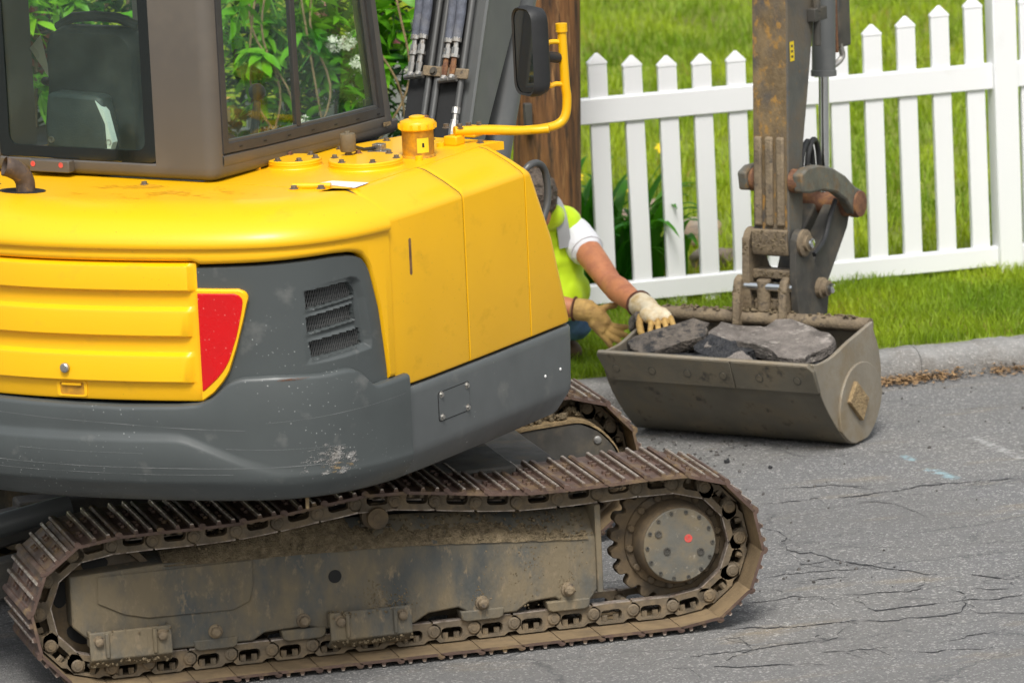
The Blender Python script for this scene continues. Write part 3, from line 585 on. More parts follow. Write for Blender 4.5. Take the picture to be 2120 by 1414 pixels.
m = MB(); m.prism([(-1.76, .05), (-1.80, .14), (-1.80, .28), (-1.75, .40), (-1.735, .40), (-1.775, .28), (-1.775, .14), (-1.735, .05)], lambda u, v, d: (u, d, v), -.03, 1.88); m.build('dozer_blade', 'muddy_steel', EX, bev=.004)

# ---- house: wall surface over a plan outline (s along the outline, z up, off outward)
BO = [(-.88, .60), (-.885, -.30), (-.885, -.75), (-.878, -.95), (-.851, -1.09), (-.808, -1.20), (-.74, -1.29), (-.66, -1.36), (-.54, -1.42), (-.40, -1.465), (-.254, -1.497), (-.073, -1.503), (.097, -1.488), (.266, -1.459), (.427, -1.42), (.574, -1.372), (.684, -1.318), (.755, -1.256), (.808, -1.178), (.849, -1.076), (.872, -.95), (.878, -.85), (.878, -.711), (.870, -.393), (.858, -.085), (.845, .232), (.842, .40)]
OL = catmull(BO, 8); SS = np.concatenate([[0], np.cumsum(np.linalg.norm(np.diff(OL, axis=0), axis=1))])
_t = np.gradient(OL, axis=0); _t /= np.linalg.norm(_t, axis=1)[:, None]; ON = np.stack([_t[:, 1], -_t[:, 0]], 1)
for _ in range(6): ON[1:-1] = (ON[:-2]+ON[1:-1]*2+ON[2:])/4
def wp(s, z, off):
    p = [float(np.interp(s, SS, OL[:, k])) for k in (0, 1)]; n = np.array([np.interp(s, SS, ON[:, k]) for k in (0, 1)]); n /= np.linalg.norm(n)
    return (p[0]+n[0]*off, p[1]+n[1]*off, z)
def srange(a, b, d=.03): n = max(2, int(round((b-a)/d))); return list(np.linspace(a, b, n+1))
def loft(m, sl, rows, capdepth=.04):
    # rows: functions s -> (z, off); the two ends are returned inwards
    P = []
    for r in rows:
        row = [wp(s, *r(s)) for s in sl]
        z0, o0 = r(sl[0]); z1, o1 = r(sl[-1])
        P.append([wp(sl[0], z0, o0-capdepth)]+row+[wp(sl[-1], z1, o1-capdepth)])
    m.grid(P); return P
def H(m, name, mats, parent=EX, **k): return m.build(name, mats, parent, HM, **k)
c = lambda z, o: (lambda s: (z, o))

# added black filler core, blocks light from passing through the body
m = MB(); sl_ = srange(0, 4.92, .06)
ring = [wp(s, 0, -.045)[:2] for s in sl_]; m.prism(ring, lambda u, v, d: (u, v, d), .73, .985)
m.prism([wp(s, 0, -.045)[:2] for s in srange(0, 4.70, .06)]+[(.30, .05), (-.2, .05)], lambda u, v, d: (u, v, d), .986, 1.54); H(m, 'light_block_core', 'black_core')
m = MB(); m.prism([wp(s, 0, -.012)[:2] for s in sl_], lambda u, v, d: (u, v, d), .700, .728); H(m, 'belly_plate', 'dark_steel')

# counterweight
CT = [(0, 1.02), (2.525, 1.020), (2.939, 1.013), (3.132, 1.017), (3.201, 1.023), (3.245, 1.042), (3.275, 1.070), (3.301, 1.093), (3.337, 1.104), (3.431, 1.106), (3.564, 1.099), (3.63, 1.104), (3.657, 1.103), (3.69, 1.085), (3.726, 1.045), (3.745, 1.036), (3.887, 1.043)]
LINE = [(0, .916), (3.10, .916), (3.135, .914), (3.16, .908), (3.20, .892), (3.328, .836), (3.42, .806), (3.5, .80)]
def bmp(s):
    t = max(0., min(1., (3.52-s)/.50)); return .016*t*t*(3-2*t)
ct = lambda s: interp(s, CT); ln = lambda s: interp(s, LINE)
sl2 = srange(.4, 3.1, .04)+srange(3.11, 3.76, .0125)+srange(3.775, 3.887, .02)
m = MB(); loft(m, sl2, [c(.702, -.06), c(.702, -.002), c(.712, .012), c(.735, .034), c(.752, .048), lambda s: (.766, .056+bmp(s)*.5), lambda s: (.782, .060+bmp(s)),
    lambda s: (max(.786, ln(s)-.016), .061+bmp(s)), lambda s: (max(.790, ln(s)-.006), .060+bmp(s)*.85), lambda s: (max(.80, ln(s)+.008), .059+bmp(s)*.1), lambda s: (max(.82, ln(s)+.02), .059),
    lambda s: (.955, .060), lambda s: (ct(s)-.014, .060), lambda s: (ct(s)-.005, .057), lambda s: (ct(s), .049), lambda s: (ct(s), .0)])
CW = H(m, 'counterweight', 'grey_plastic', smooth=40, label='grey counterweight with paint specks and a scuffed corner')
# scuffs: pale bare patch on the corner and rusty rub on the top lip
def patch(s0, z0, ds, dz, off, thr, seed, name, mt, parent, nn=46):
    m = MB(); P = [[wp(s0+ds*(i/nn-.5), z0+dz*(j/nn-.5), off) for i in range(nn+1)] for j in range(nn+1)]
    def sk(j, i):
        u, v = i/nn-.5, j/nn-.5; q = noise.noise(Vector((u*5+v*3, v*9-u*3, seed)))+.75*noise.noise(Vector((u*26+v*20, v*90-u*60, seed+3)))
        return q < thr+4.2*(u*u+v*v)
    m.grid(P, skip=sk)
    if m.f: H(m, name, mt, parent, recalc=False)
patch(3.585, .825, .22, .14, .0612, -.05, 4.2, 'scuff_mark', 'kerb_stone', CW, 200)
patch(3.60, .80, .14, .05, .0618, .22, 9.2, 'scuff_mark', 'tan_crust', CW, 120)
patch(3.475, 1.094, .12, .012, .0606, -.1, 2.2, 'scuff_mark', 'rust', CW, 40)

def scratch(s0, z0, s1, z1, wd, off=.0606, seed=0, bump=True):
    m = MB(); n = 60; rows = []
    for k in range(n+1):
        s_ = s0+(s1-s0)*k/n; z_ = z0+(z1-z0)*k/n+.003*noise.noise(Vector((s_*3, seed, 0))); q = wd*max(.15, .6+noise.noise(Vector((s_*9, seed, 5)))); rows.append([wp(s_, z_-q, off+(bmp(s_) if bump else 0)), wp(s_, z_+q, off+(bmp(s_) if bump else 0))])
    m.grid(rows); H(m, 'scratch', 'scratch_pale', CW, recalc=False)
scratch(2.40, .982, 3.34, .938, .0007, .0606, 1, False); scratch(2.40, .828, 3.55, .818, .0008, .0618, 2); scratch(2.5, .805, 3.3, .800, .0005, .0618, 3); scratch(3.40, .960, 3.86, .985, .0006, .0606, 4, False); scratch(3.28, .880, 3.62, .868, .0005, .0606, 5, False); scratch(2.6, .872, 3.02, .868, .0005, .0618, 6)
# right side skirt
def send(z): return interp(z, ((.70, 4.93), (.78, 4.975), (.85, 4.985), (1.0, 4.99)))
m = MB(); rows = ((.705, -.05), (.705, -.002), (.715, .008), (.745, .024), (.768, .036), (.782, .040), (.80, .041), (.965, .041), (.985, .040), (.992, .035), (.994, -.03)); P = []
for z, o in rows:
    e = send(z); ss = srange(3.880, e-.05, .06)
    P.append([wp(3.880, z, o-.03)]+[wp(s, z, o) for s in np.linspace(3.880, e-.05, 24)]+[wp(e-.03, z, o-.002), wp(e-.014, z, o-.009), wp(e-.004, z, o-.022), wp(e, z, o-.045), wp(e, z, o-.30)])
m.grid(P); SK = H(m, 'side_skirt', 'grey_skirt', smooth=40)
m = MB(); P = [[wp(s, z, .0435) for s in np.linspace(4.070, 4.262, 6)] for z in (.850, .942)]
A = [(4.070, .852), (4.262, .852), (4.262, .942), (4.070, .942)]
rr = rrect(4.066, .848, 4.264, .944, .010, 3); rr2 = rrect(4.069, .851, 4.261, .941, .009, 3)
m.ringprism(rr, rr2, lambda u, v, d: wp(u, v, d), .040, .0422); H(m, 'plate_gap', 'black_core', SK)
m = MB(); m.prism(rr2, lambda u, v, d: wp(u, v, d), .038, .0432); AP = H(m, 'access_plate', 'grey_skirt', SK)
for s, z in ((4.085, .862), (4.085, .934), (4.247, .860), (4.247, .932)):
    m = MB(); p = wp(s, z, .042); q = wp(s, z, .06); m.hexbolt(p, Vector(q)-Vector(p), .0075, .006); H(m, 'plate_bolt', 'zinc', SK)
for s, z in ((4.772, .857), (4.878, .860)):
    m = MB(); p = wp(s, z, .040); q = wp(s, z, .06); m.lathe([(.006, 0), (.005, .003), (.0, .005)], p, Vector(q)-Vector(p), 10); H(m, 'rivet', 'white_label', SK)

# yellow side panels with sloped shoulder
SHR = ((1.0, -.03), (1.0, .028), (1.004, .033), (1.012, .035), (1.30, .036), (1.528, .036), (1.540, .034), (1.552, .024), (1.585, -.030), (1.612, -.082), (1.6205, -.100), (1.6235, -.115), (1.625, -.13), (1.6255, -.30))
def side_panel(sa, sb, taper=False, name='side_panel'):
    m = MB(); P = []
    for z, o in SHR:
        e = sb
        if taper: e = interp(z, ((1.0, 4.988), (1.1, 4.962), (1.2, 4.928), (1.3, 4.888), (1.4, 4.842), (1.5, 4.785), (1.55, 4.752), (1.627, 4.74)))
        a0 = sa
        q = [wp(a0, z, o-.05), wp(a0, z, o-.0012)]+[wp(s, z, o) for s in np.linspace(a0+.0012, e-(.03 if taper else .0012), 16)]
        q += ([wp(e-.012, z, o-.006), wp(e-.003, z, o-.018), wp(e, z, o-.04), wp(e-.01, z, o-.2)] if taper else [wp(e, z, o-.0012), wp(e, z, o-.05)])
        P.append(q)
    m.grid(P); return H(m, name, 'yellow_paint', smooth=32)
sp1 = side_panel(3.848, 4.2855); sp2 = side_panel(4.2950, 4.6980); sp3 = side_panel(4.7055, 5.0, True)
for sq_, pr_ in ((3.8446, sp1), (4.2902, sp2), (4.702, sp3)):
    m = MB(); m.grid([[wp(sq_-.006, z, o-.0055), wp(sq_+.006, z, o-.0055)] for z, o in SHR[1:-1]]); H(m, 'panel_seam', 'crack_dark', pr_, recalc=False)
m = MB(); m.prism(rrect(3.948, 1.345, 3.962, 1.463, .0069, 4), lambda u, v, d: wp(u, v, d), .030, .0364); H(m, 'slot', 'rust', sp1)

# yellow hood / rear body
VT = [(3.205, 1.452), (3.229, 1.452), (3.392, 1.455), (3.531, 1.459), (3.62, 1.461), (3.676, 1.458), (3.705, 1.452), (3.726, 1.441), (3.742, 1.420), (3.755, 1.394), (3.788, 1.263), (3.813, 1.058), (3.815, 1.04)]
def zb(s):
    if s < 3.205: return 1.470
    return min(1.47, interp(s, VT)+.008) if s < 3.815 else 1.04
slh = srange(0, 3.14, .06)+srange(3.15, 3.70, .025)+srange(3.706, 3.8385, .0045)
m = MB()
def hz(z, o): return lambda s: (max(z, zb(s)+.02), o)
rows = [lambda s: (zb(s), .0), lambda s: (zb(s), .030), lambda s: (zb(s)+.006, .041), lambda s: (zb(s)+.016, .045),
    hz(1.490, .044), hz(1.503, .043), c(1.5085, .046), c(1.511, .054), c(1.518, .0575), c(1.530, .056), c(1.545, .049), c(1.562, .034), c(1.580, .008), c(1.595, -.022), c(1.607, -.055), c(1.616, -.090), c(1.622, -.118), c(1.6255, -.145), c(1.627, -.175)]
P = loft(m, slh, rows, .03)
top = P[-1][1:-1]
cap = [p for p in top]+[(.775, -.932, 1.627), (.66, -.955, 1.627), (.553, -.968, 1.627), (.203, -.953, 1.627), (-.20, -.95, 1.627)]
m.add(cap, [tuple(range(len(cap)))])
HD = H(m, 'engine_hood', 'yellow_paint', smooth=40)
# deck over the tanks
side_in = [wp(s, 0, -.128)[:2] for s in np.linspace(3.86, 4.745, 16)]
dk = [(.209, -.947), (.553, -.962), (.66, -.949), (.785, -.925)]+side_in+[(.76, .0), (.572, .012), (.36, .012), (.25, -.30)]
m = MB(); m.prism(dk, lambda u, v, d: (u, v, d), 1.60, 1.6272); DK = H(m, 'tank_cover', 'yellow_paint', bev=.004)

# rear engine door with pressed ribs
RB = [(1.026, .020), (1.028, .030), (1.035, .034), (1.078, .034), (1.084, .036), (1.089, .058), (1.093, .062), (1.165, .060), (1.172, .057), (1.183, .036), (1.190, .034), (1.224, .034), (1.230, .036), (1.235, .058), (1.239, .062), (1.308, .060), (1.315, .057), (1.327, .036), (1.334, .034), (1.368, .034), (1.374, .036), (1.379, .058), (1.383, .062), (1.450, .060), (1.457, .057), (1.464, .040), (1.466, .02)]
m = MB(); P = []
sld = srange(1.78, 3.15, .045)+[3.165, 3.178, 3.186, 3.194, 3.204, 3.212]
for z, o in RB:
    row = []
    for s in sld:
        oo = o
        if o > .035: oo = .034+(o-.034)*.70*max(0, min(1, (3.200-(.010 if z < 1.3 else 0)-s)/.016))
        row.append(wp(s, z if s < 3.0 else z+.0*(s-3), oo))
    P.append([wp(sld[0], z, 0)]+row+[wp(sld[-1], z, 0)])
m.grid(P); DR = H(m, 'engine_door', 'yellow_paint', smooth=32)
# lock and pull
p = wp(2.767, 1.130, .055); q = wp(2.767, 1.130, .1)
m = MB(); m.lathe([(.015, 0), (.015, .010), (.011, .013)], p, Vector(q)-Vector(p), 18); m.lathe([(.0, .0125), (.006, .0132), (.006, .0142)], p, Vector(q)-Vector(p), 12); H(m, 'door_lock', 'zinc', DR)
m = MB(); m.ringprism(rrect(2.722, 1.034, 2.828, 1.085, .010, 4), rrect(2.734, 1.039, 2.817, 1.080, .006, 4), lambda u, v, d: wp(u, v, d), .03, .038); m.prism([(2.742, 1.070), (2.809, 1.070), (2.809, 1.079), (2.742, 1.079)], lambda u, v, d: wp(u, v, d), .028, .043)
H(m, 'door_pull', 'yellow_paint', DR, bev=.0015)
m = MB(); m.prism(rrect(2.734, 1.039, 2.817, 1.080, .006, 4), lambda u, v, d: wp(u, v, d), .030, .0352); H(m, 'pull_recess', 'ochre_paint', DR)
# tail light in its yellow surround
FB = [(3.19, 1.024), (3.215, 1.030), (3.249, 1.054), (3.275, 1.084), (3.298, 1.118), (3.325, 1.195), (3.350, 1.282), (3.363, 1.335), (3.369, 1.352)]
FT = [(3.19, 1.386), (3.34, 1.383), (3.357, 1.376), (3.366, 1.366), (3.369, 1.356)]
def shape_panel(sl, zt, zbm, off, depth, name, mt, parent, bev=.006, n=10):
    m = MB(); P = []
    for i in range(n+5):
        row = []
        for s in sl:
            a, b = interp(s, zbm), interp(s, zt); a, b = min(a, b), max(a, b); k = min(bev, (b-a)/2*.9)
            lst = [(a, off-depth), (a, off-bev), (a+k, off)]+[(a+k+(b-a-2*k)*q/n, off) for q in range(1, n)]+[(b-k, off), (b, off-bev), (b, off-depth)]
            z, o = lst[i]; row.append(wp(s, z, o))
        P.append([wp(sl[0], *_zo(P, i, sl[0], zt, zbm, off, depth, bev, n))]+row+[wp(sl[-1], *_zo(P, i, sl[-1], zt, zbm, off, depth, bev, n))])
    m.grid(P); return H(m, name, mt, parent, smooth=40)
def _zo(P, i, s, zt, zbm, off, depth, bev, n):
    a, b = interp(s, zbm), interp(s, zt); return (a+(b-a)*i/(n+4), off-depth)
slf = srange(3.213, 3.34, .008)+[3.346, 3.352, 3.357, 3.361, 3.365, 3.368]
TF = shape_panel(slf, FT, FB, .050, .05, 'light_surround', 'yellow_paint', EX)
LB = [(3.21, 1.058), (3.225, 1.066), (3.264, 1.102), (3.284, 1.126), (3.302, 1.156), (3.331, 1.240), (3.349, 1.318), (3.353, 1.345)]
LT = [(3.21, 1.373), (3.328, 1.371), (3.343, 1.365), (3.350, 1.356), (3.353, 1.350)]
shape_panel(srange(3.216, 3.336, .008)+[3.341, 3.346, 3.350, 3.352], LT, LB, .0535, .02, 'tail_light', 'lens_red', EX, .004)
# grey vent panel
GR = [[(3.529, 1.361), (3.62, 1.369), (3.664, 1.373), (3.680, 1.368), (3.692, 1.352), (3.704, 1.321), (3.532, 1.299)], [(3.530, 1.278), (3.690, 1.298), (3.697, 1.247), (3.531, 1.225)], [(3.535, 1.200), (3.718, 1.219), (3.724, 1.164), (3.544, 1.144)]]
REC = [(3.515, 1.368), (3.60, 1.378), (3.684, 1.387), (3.706, 1.381), (3.718, 1.368), (3.733, 1.317), (3.754, 1.177), (3.750, 1.150), (3.65, 1.138), (3.520, 1.128)]
def pd(pt, poly):      # signed distance, positive inside
    x, y = pt; ins = False; d = 9
    for i in range(len(poly)):
        (x1, y1), (x2, y2) = poly[i], poly[(i+1) % len(poly)]
        if (y1 > y) != (y2 > y) and x < (x2-x1)*(y-y1)/(y2-y1)+x1: ins = not ins
        ex, ey = x2-x1, y2-y1; t = max(0, min(1, ((x-x1)*ex+(y-y1)*ey)/(ex*ex+ey*ey))); d = min(d, math.hypot(x-x1-t*ex, y-y1-t*ey))
    return d if ins else -d
m = MB(); slv = srange(3.205, 3.49, .02)+srange(3.495, 3.76, .0032)+srange(3.766, 3.811, .006); P = []; nz_ = 130
for j in range(nz_+1):
    row = []
    for s in slv:
        zt_ = interp(s, VT)-.001; z = 1.035+(zt_-1.035)*j/nz_; o = .033
        d = pd((s, z), REC)
        g = max(pd((s, z), q) for q in GR)
        if d > 0:
            fade = max(0, min(1, (s-3.51)/.10)); o -= .020*min(1, d/.018)*fade
            if g < 0: o += .010*max(0, 1+g/.010)*fade*(1 if s < 3.70 else 0)
        if g > .0012: o = -.006
        if j == 0 or j == nz_: o -= .02
        row.append(wp(s, z, o))
    P.append([wp(slv[0], P and row[0][2] or row[0][2], 0)]+row+[wp(slv[-1], row[-1][2], 0)])
m.grid(P); VP = H(m, 'vent_panel', 'grey_plastic', smooth=50, label='dark grey rear corner panel with three mesh vents')
for q in GR:
    m = MB(); m.prism(q, lambda u, v, d: wp(u, v, d), -.0058, -.003); H(m, 'vent_recess', 'black_core', VP)
    m = MB(); a0 = min(p[0] for p in q); a1 = max(p[0] for p in q); z0 = min(p[1] for p in q); z1 = max(p[1] for p in q); k = a0-.06
    while k < a1+.06:
        for sg in (1, -1):
            seg = None
            for i in range(25):
                z = z0+(z1-z0)*i/24; s = k+sg*(z-z0)*.30
                if pd((s, z), q) > .0015:
                    seg = (seg[0] if seg else (s, z), (s, z))
            if seg and seg[1][1]-seg[0][1] > .006:
                (sa, za), (sb, zb_) = seg; t = .0013 if sg > 0 else .0008
                m.prism([(sa-t, za), (sa+t, za), (sb+t, zb_), (sb-t, zb_)], lambda u, v, d: wp(u, v, d), .0025 if sg > 0 else .0010, .0062 if sg > 0 else .0035)
        k += .0082
    H(m, 'vent_grille', 'pipe_grey', VP, smooth=None)

m = MB(); m.cyl(wp(3.52, .715, -.03), wp(3.52, .660, -.03), .006, 8); H(m, 'drain_peg', 'tan_crust')

# ---- fittings on the deck
ZD = 1.627
def dbolt(a, b, z=ZD, r=.009, h=.008, mt='bolt_steel', par=None): m = MB(); m.hexbolt((a, b, z), (0, 0, 1), r, h); return H(m, 'deck_bolt', mt, par or DK)
for a, b, r in ((.331, -.600, .088), (.565, -.540, .120)):
    m = MB(); m.lathe([(r+.006, 0), (r+.004, .003), (r, .004), (r, .012), (r+.001, .013), (r+.001, .0145), (r, .0155), (r, .023), (r-.003, .026)], (a, b, ZD-.001), (0, 0, 1), 48); pl = H(m, 'access_cover', 'yellow_paint')
    for k in range(6):
        t = R_(60*k+15); m = MB(); m.hexbolt((a+(r-.016)*math.cos(t), b+(r-.016)*math.sin(t), ZD+.025), (0, 0, 1), .0085, .008); H(m, 'cover_bolt', 'bolt_steel' if k != 2 else 'rust', pl)
m = MB(); m.lathe([(.012, 0), (.010, .010), (.024, .012), (.026, .016), (.026, .064), (.024, .070), (.010, .072), (.008, .078)], (.475, -.50, ZD+.024), (0, 0, 1), 28); H(m, 'breather', 'breather_brown')
m = MB(); m.lathe([(.040, 0), (.038, .004), (.016, .005)], (.456, -.284, ZD), (0, 0, 1), 28); m.box((.438, -.300, ZD+.004), (.474, -.268, ZD+.026)); H(m, 'level_sender', 'zinc', bev=.002)
m = MB(); m.tube([(.450, -.305, ZD+.014), (.445, -.36, ZD+.018), (.455, -.42, ZD+.035), (.470, -.47, ZD+.045)], .006, 8); H(m, 'sender_lead', 'black_rubber')
m = MB(); m.lathe([(.058, 0), (.056, .006), (.052, .008), (.052, .088), (.053, .090)], (.638, -.334, ZD), (0, 0, 1), 40); FN = H(m, 'filler_neck', 'ochre_paint', label='dirty yellow filler neck with warning sticker')
m = MB(); m.lathe([(.056, 0), (.0595, .004), (.0595, .020), (.055, .028), (.040, .033), (.026, .036), (.026, .042), (.018, .045)], (.638, -.334, ZD+.089), (0, 0, 1), 44)
for k in range(14):
    t = 2*math.pi*k/14; m.box((.638+.058*math.cos(t)-.004, -.334+.058*math.sin(t)-.004, ZD+.093), (.638+.058*math.cos(t)+.004, -.334+.058*math.sin(t)+.004, ZD+.110))
H(m, 'filler_cap', 'yellow_paint', FN)
m = MB(); P = []
for z in (ZD+.018, ZD+.066): P.append([(.638+.0528*math.cos(t), -.334+.0528*math.sin(t), z) for t in np.linspace(R_(-62), R_(-18), 8)])
m.grid(P); H(m, 'warning_sticker', 'yellow_sticker', FN, recalc=False)
m = MB(); P = []
for z in (ZD+.036, ZD+.050): P.append([(.638+.0532*math.cos(t), -.334+.0532*math.sin(t), z) for t in np.linspace(R_(-44), R_(-36), 4)])
m.grid(P); H(m, 'sticker_print', 'black_core', FN, recalc=False)
m = MB(); m.add([(.597, -.885, ZD+.0012), (.765, -.925, ZD+.0012), (.757, -.826, ZD+.0012), (.620, -.826, ZD+.0012)], [(0, 1, 2, 3)]); H(m, 'paper_label', 'white_label', recalc=False)
m = MB(); m.cyl((.573, -.985, ZD+.008), (.690, -.945, ZD+.008), .010, 14); m.box((.575, -1.02, ZD-.002), (.605, -.98, ZD+.003)); m.box((.655, -.99, ZD-.002), (.685, -.955, ZD+.003)); hg = H(m, 'hood_hinge', 'yellow_paint')
dbolt(.590, -1.005, ZD+.003, .010, .009, par=hg); dbolt(.672, -.975, ZD+.003, .010, .009, par=hg)
for a, b in ((.684, -.405), (.606, -.146), (.202+.05, -.701)): m = MB(); m.lathe([(.013, 0), (.013, .014), (.008, .015), (.008, .010)], (a, b, ZD), (0, 0, 1), 18); H(m, 'socket_stud', 'yellow_paint')
m = MB(); m.lathe([(.0, .0), (.009, 0), (.009, .002)], (.252, -.701, ZD+.0145), (0, 0, 1), 14); H(m, 'red_plug', 'red_mark')
for a, b in ((.363, -.09), (.50, -.03), (.70, -.05), (.30, -.28)): dbolt(a, b)
dbolt(.05, -1.05, ZD, par=HD); dbolt(-.44, -1.18, ZD, .012, .01, par=HD)
# exhaust
m = MB(); pts = catmull([(-.262, -1.262, 1.56), (-.262, -1.262, 1.635), (-.263, -1.264, 1.662), (-.270, -1.278, 1.688), (-.286, -1.30, 1.706), (-.300, -1.317, 1.714)], 6)
m.tube([tuple(p) for p in pts], .031, 22, caps=False); m.tube([tuple(p) for p in pts[::-1]], .028, 22, caps=False); m.tube([tuple(pts[-1]), tuple(pts[-1]+(pts[-1]-pts[-2])*.02)], .031, 22, caps=False); EXH = H(m, 'exhaust_pipe', 'exhaust')
m = MB(); m.prism([(-.275+.085*math.cos(t), -1.262+.05*math.sin(t)) for t in np.linspace(0, 2*math.pi, 24)[:-1]], lambda u, v, d: (u, v, d), 1.622, 1.6285); H(m, 'exhaust_opening', 'black_core', HD)

m = MB(); nn = 150
P = [[(-.10+.62*i/nn, -1.295+.27*j/nn, ZD+.0006) for i in range(nn+1)] for j in range(nn+1)]
m.grid(P, skip=lambda j, i: noise.noise(Vector((i/nn*5, j/nn*3+i/nn*1.5, 3)))+.55*noise.noise(Vector((i/nn*16, j/nn*26, 8)))+.3*noise.noise(Vector((i/nn*50, j/nn*80, 2))) < .20+1.2*((i/nn-.5)**2+(j/nn-.5)**2))
H(m, 'oil_smudge', 'oil_smudge', HD, recalc=False)
# ---- mirror on its tubular arm
m = MB(); pts = catmull([(.633, -.10, 1.672), (.70, -.02, 1.665), (.775, .07, 1.652), (.835, .14, 1.652), (.866, .182, 1.662), (.880, .202, 1.690), (.884, .208, 1.745), (.882, .204, 1.80), (.880, .20, 1.985)], 8)
m.tube([tuple(p) for p in pts], .0155, 14); m.tube([tuple(p) for p in catmull([(.60, .06, 1.652), (.68, .09, 1.650), (.80, .10, 1.650), (.86, .125, 1.653)], 5)], .014, 12)
m.cyl((.880, .20, 1.965), (.880, .20, 1.992), .020, 14)
ARM = H(m, 'mirror_arm', 'yellow_paint')
for lo_, hi_ in (((.605, -.125, ZD), (.655, -.07, 1.658)), ((.585, .03, ZD), (.63, .085, 1.640))): m = MB(); m.box(lo_, hi_); H(m, 'arm_foot', 'yellow_paint', ARM, bev=.004)
for a, b, z in ((.615, -.12, 1.689), (.648, -.09, 1.685), (.60, .045, 1.667), (.625, .07, 1.666)): dbolt(a, b, z-.004, .009, .012, par=ARM)
for z, dz in ((1.93, -.03), (1.79, .03)):
    m = MB(); m.tube([tuple(p) for p in catmull([(.880, .20, z), (.862, .178, z+.004), (.848, .16, z), (.843, .154, z+dz*.9)], 5)], .0085, 10); H(m, 'arm_hook', 'yellow_paint', ARM)
mc = (.812, .066, 1.915)
MX = Matrix.Translation(mc) @ Matrix.Rotation(R_(-27), 4, 'Z')
def mr(u, v, d): p = MX @ Vector((u, d, v)); return tuple(p)
m = MB(); o1 = rrect(-.064, -.148, .064, .148, .042, 6)
lo = [[mr(u*k, v*k2, d) for u, v in o1] for k, k2, d in ((.86, .92, .0), (.95, .97, -.004), (1, 1, .010), (1, 1, .035), (.92, .95, .060), (.6, .75, .075), (.1, .2, .078))]
m.grid(lo, True); m.add(lo[-1], [tuple(range(len(o1)))]); MR = H(m, 'mirror_housing', 'black_rubber', ARM, smooth=60)
m = MB(); g1 = [mr(u*.86, v*.92, .002) for u, v in o1]; m.add(g1, [tuple(range(len(g1)))]); H(m, 'mirror_glass', 'mirror_glass', ARM, recalc=False)
m = MB(); m.cyl(mr(.02, -.02, .065), (.868, .186, 1.88), .018, 14); H(m, 'mirror_clamp', 'black_rubber', ARM)
m = MB(); m.tube([tuple(p) for p in catmull([(.78, .06, 1.50), (.80, .09, 1.535), (.80, .15, 1.53), (.80, .19, 1.49), (.80, .195, 1.40), (.79, .15, 1.30)], 6)], .012, 12); H(m, 'grab_rail', 'pipe_grey')

# ---- cab
def cab_out(inset=0., n=8):
    o = []
    for (cx, cy, r, a0) in ((-.72, -.90, .08, 180), (.232, -.935, .045, 270)):
        for k in range(n+1): t = R_(a0+90*k/n); o.append((cx+(r-inset)*math.cos(t), cy+(r-inset)*math.sin(t)))
    side = [(.277, -.70), (.281, -.45), (.279, -.20), (.270, .0), (.252, .16)]
    o += [(a-inset, b) for a, b in side]; return o
def cab_path(z):       # rear-left corner to front-right, list of (a,b)
    return [(-.80, .30)]+cab_out()
# lower rail
m = MB(); pth = [(-.80, .16), (-.80, -.5)]+cab_out(); P = []
for z, ins in ((1.630, .06), (1.632, .022), (1.642, .006), (1.655, .0), (1.676, .0), (1.682, .006)):
    row = []
    for i, (a, b) in enumerate(pth):
        pa = Vector(pth[max(0, i-1)]); pb = Vector(pth[min(len(pth)-1, i+1)]); t = (pb-pa).normalized(); nn = (t.y, -t.x)
        zz = z if i < len(pth)-6 else z-.022*max(0, (b+.90)/1.06)
        row.append((a-nn[0]*ins, b-nn[1]*ins, zz))
    P.append(row)
m.grid(P)
# rear right pillar with rounded corner
def cpt(t):            # t<0 along the rear (a), 0..1 corner, >1 along the side (b)
    pass
rp = [(.052, -.98), (.10, -.98), (.17, -.98)]+[(.232+.045*math.cos(R_(a)), -.935+.045*math.sin(R_(a))) for a in (270, 285, 300, 315, 330, 345, 360)]+[(.277, -.93)]
P = []
for z in np.linspace(1.676, 2.50, 6): P.append([(rp[0][0], rp[0][1]+.10, z)]+[(a, b, z) for a, b in rp]+[(rp[-1][0]-.10, rp[-1][1], z)])
m.grid(P)
m.prism([(-.80, -.98), (-.56, -.98), (-.56, -.90), (-.80, -.90)], lambda u, v, d: (u, v, d), 1.676, 2.50)
# front right pillar, raked
P = []
for z in np.linspace(1.64, 2.50, 8):
    sh = -.155*(z-1.66); P.append([(.255, .055+sh, z), (.268, .060+sh, z), (.266, .085+sh, z), (.258, .112+sh, z), (.238, .122+sh, z), (.20, .118+sh, z), (.20, .06+sh, z)])
m.grid(P, True)
# left wall: rear quarter, door posts, front post; roof
m.box((-.80, -.94, 1.0), (-.775, -.475, 2.50)); m.box((-.80, -.475, 1.0), (-.775, .22, 1.44)); m.box((-.80, .16, 1.4), (-.74, .24, 2.5)); m.box((-.80, .12, 1.0), (.25, .15, 1.40))
m.prism([(-.80, -1.0), (.28, -1.0), (.29, .10), (-.80, .15)], lambda u, v, d: (u, v, d), 2.50, 2.60)
CAB = H(m, 'cab_frame', 'cab_paint', smooth=35)
# sill under the side window
m = MB(); P = []
sidep = [(.277, -.93), (.277, -.70), (.281, -.45), (.279, -.20), (.270, .0), (.262, .075), (.257, .11)]
for k, (za, zb2, ins) in enumerate(((1.676, 1.648, -.001), (1.690, 1.66, -.004), (1.706, 1.676, -.003), (1.712, 1.682, .004), (1.712, 1.682, .05))):
    P.append([(a-ins, b, za+(zb2-za)*(b+.93)/1.05) for a, b in sidep])
m.grid(P); H(m, 'side_sill', 'cab_paint', CAB)
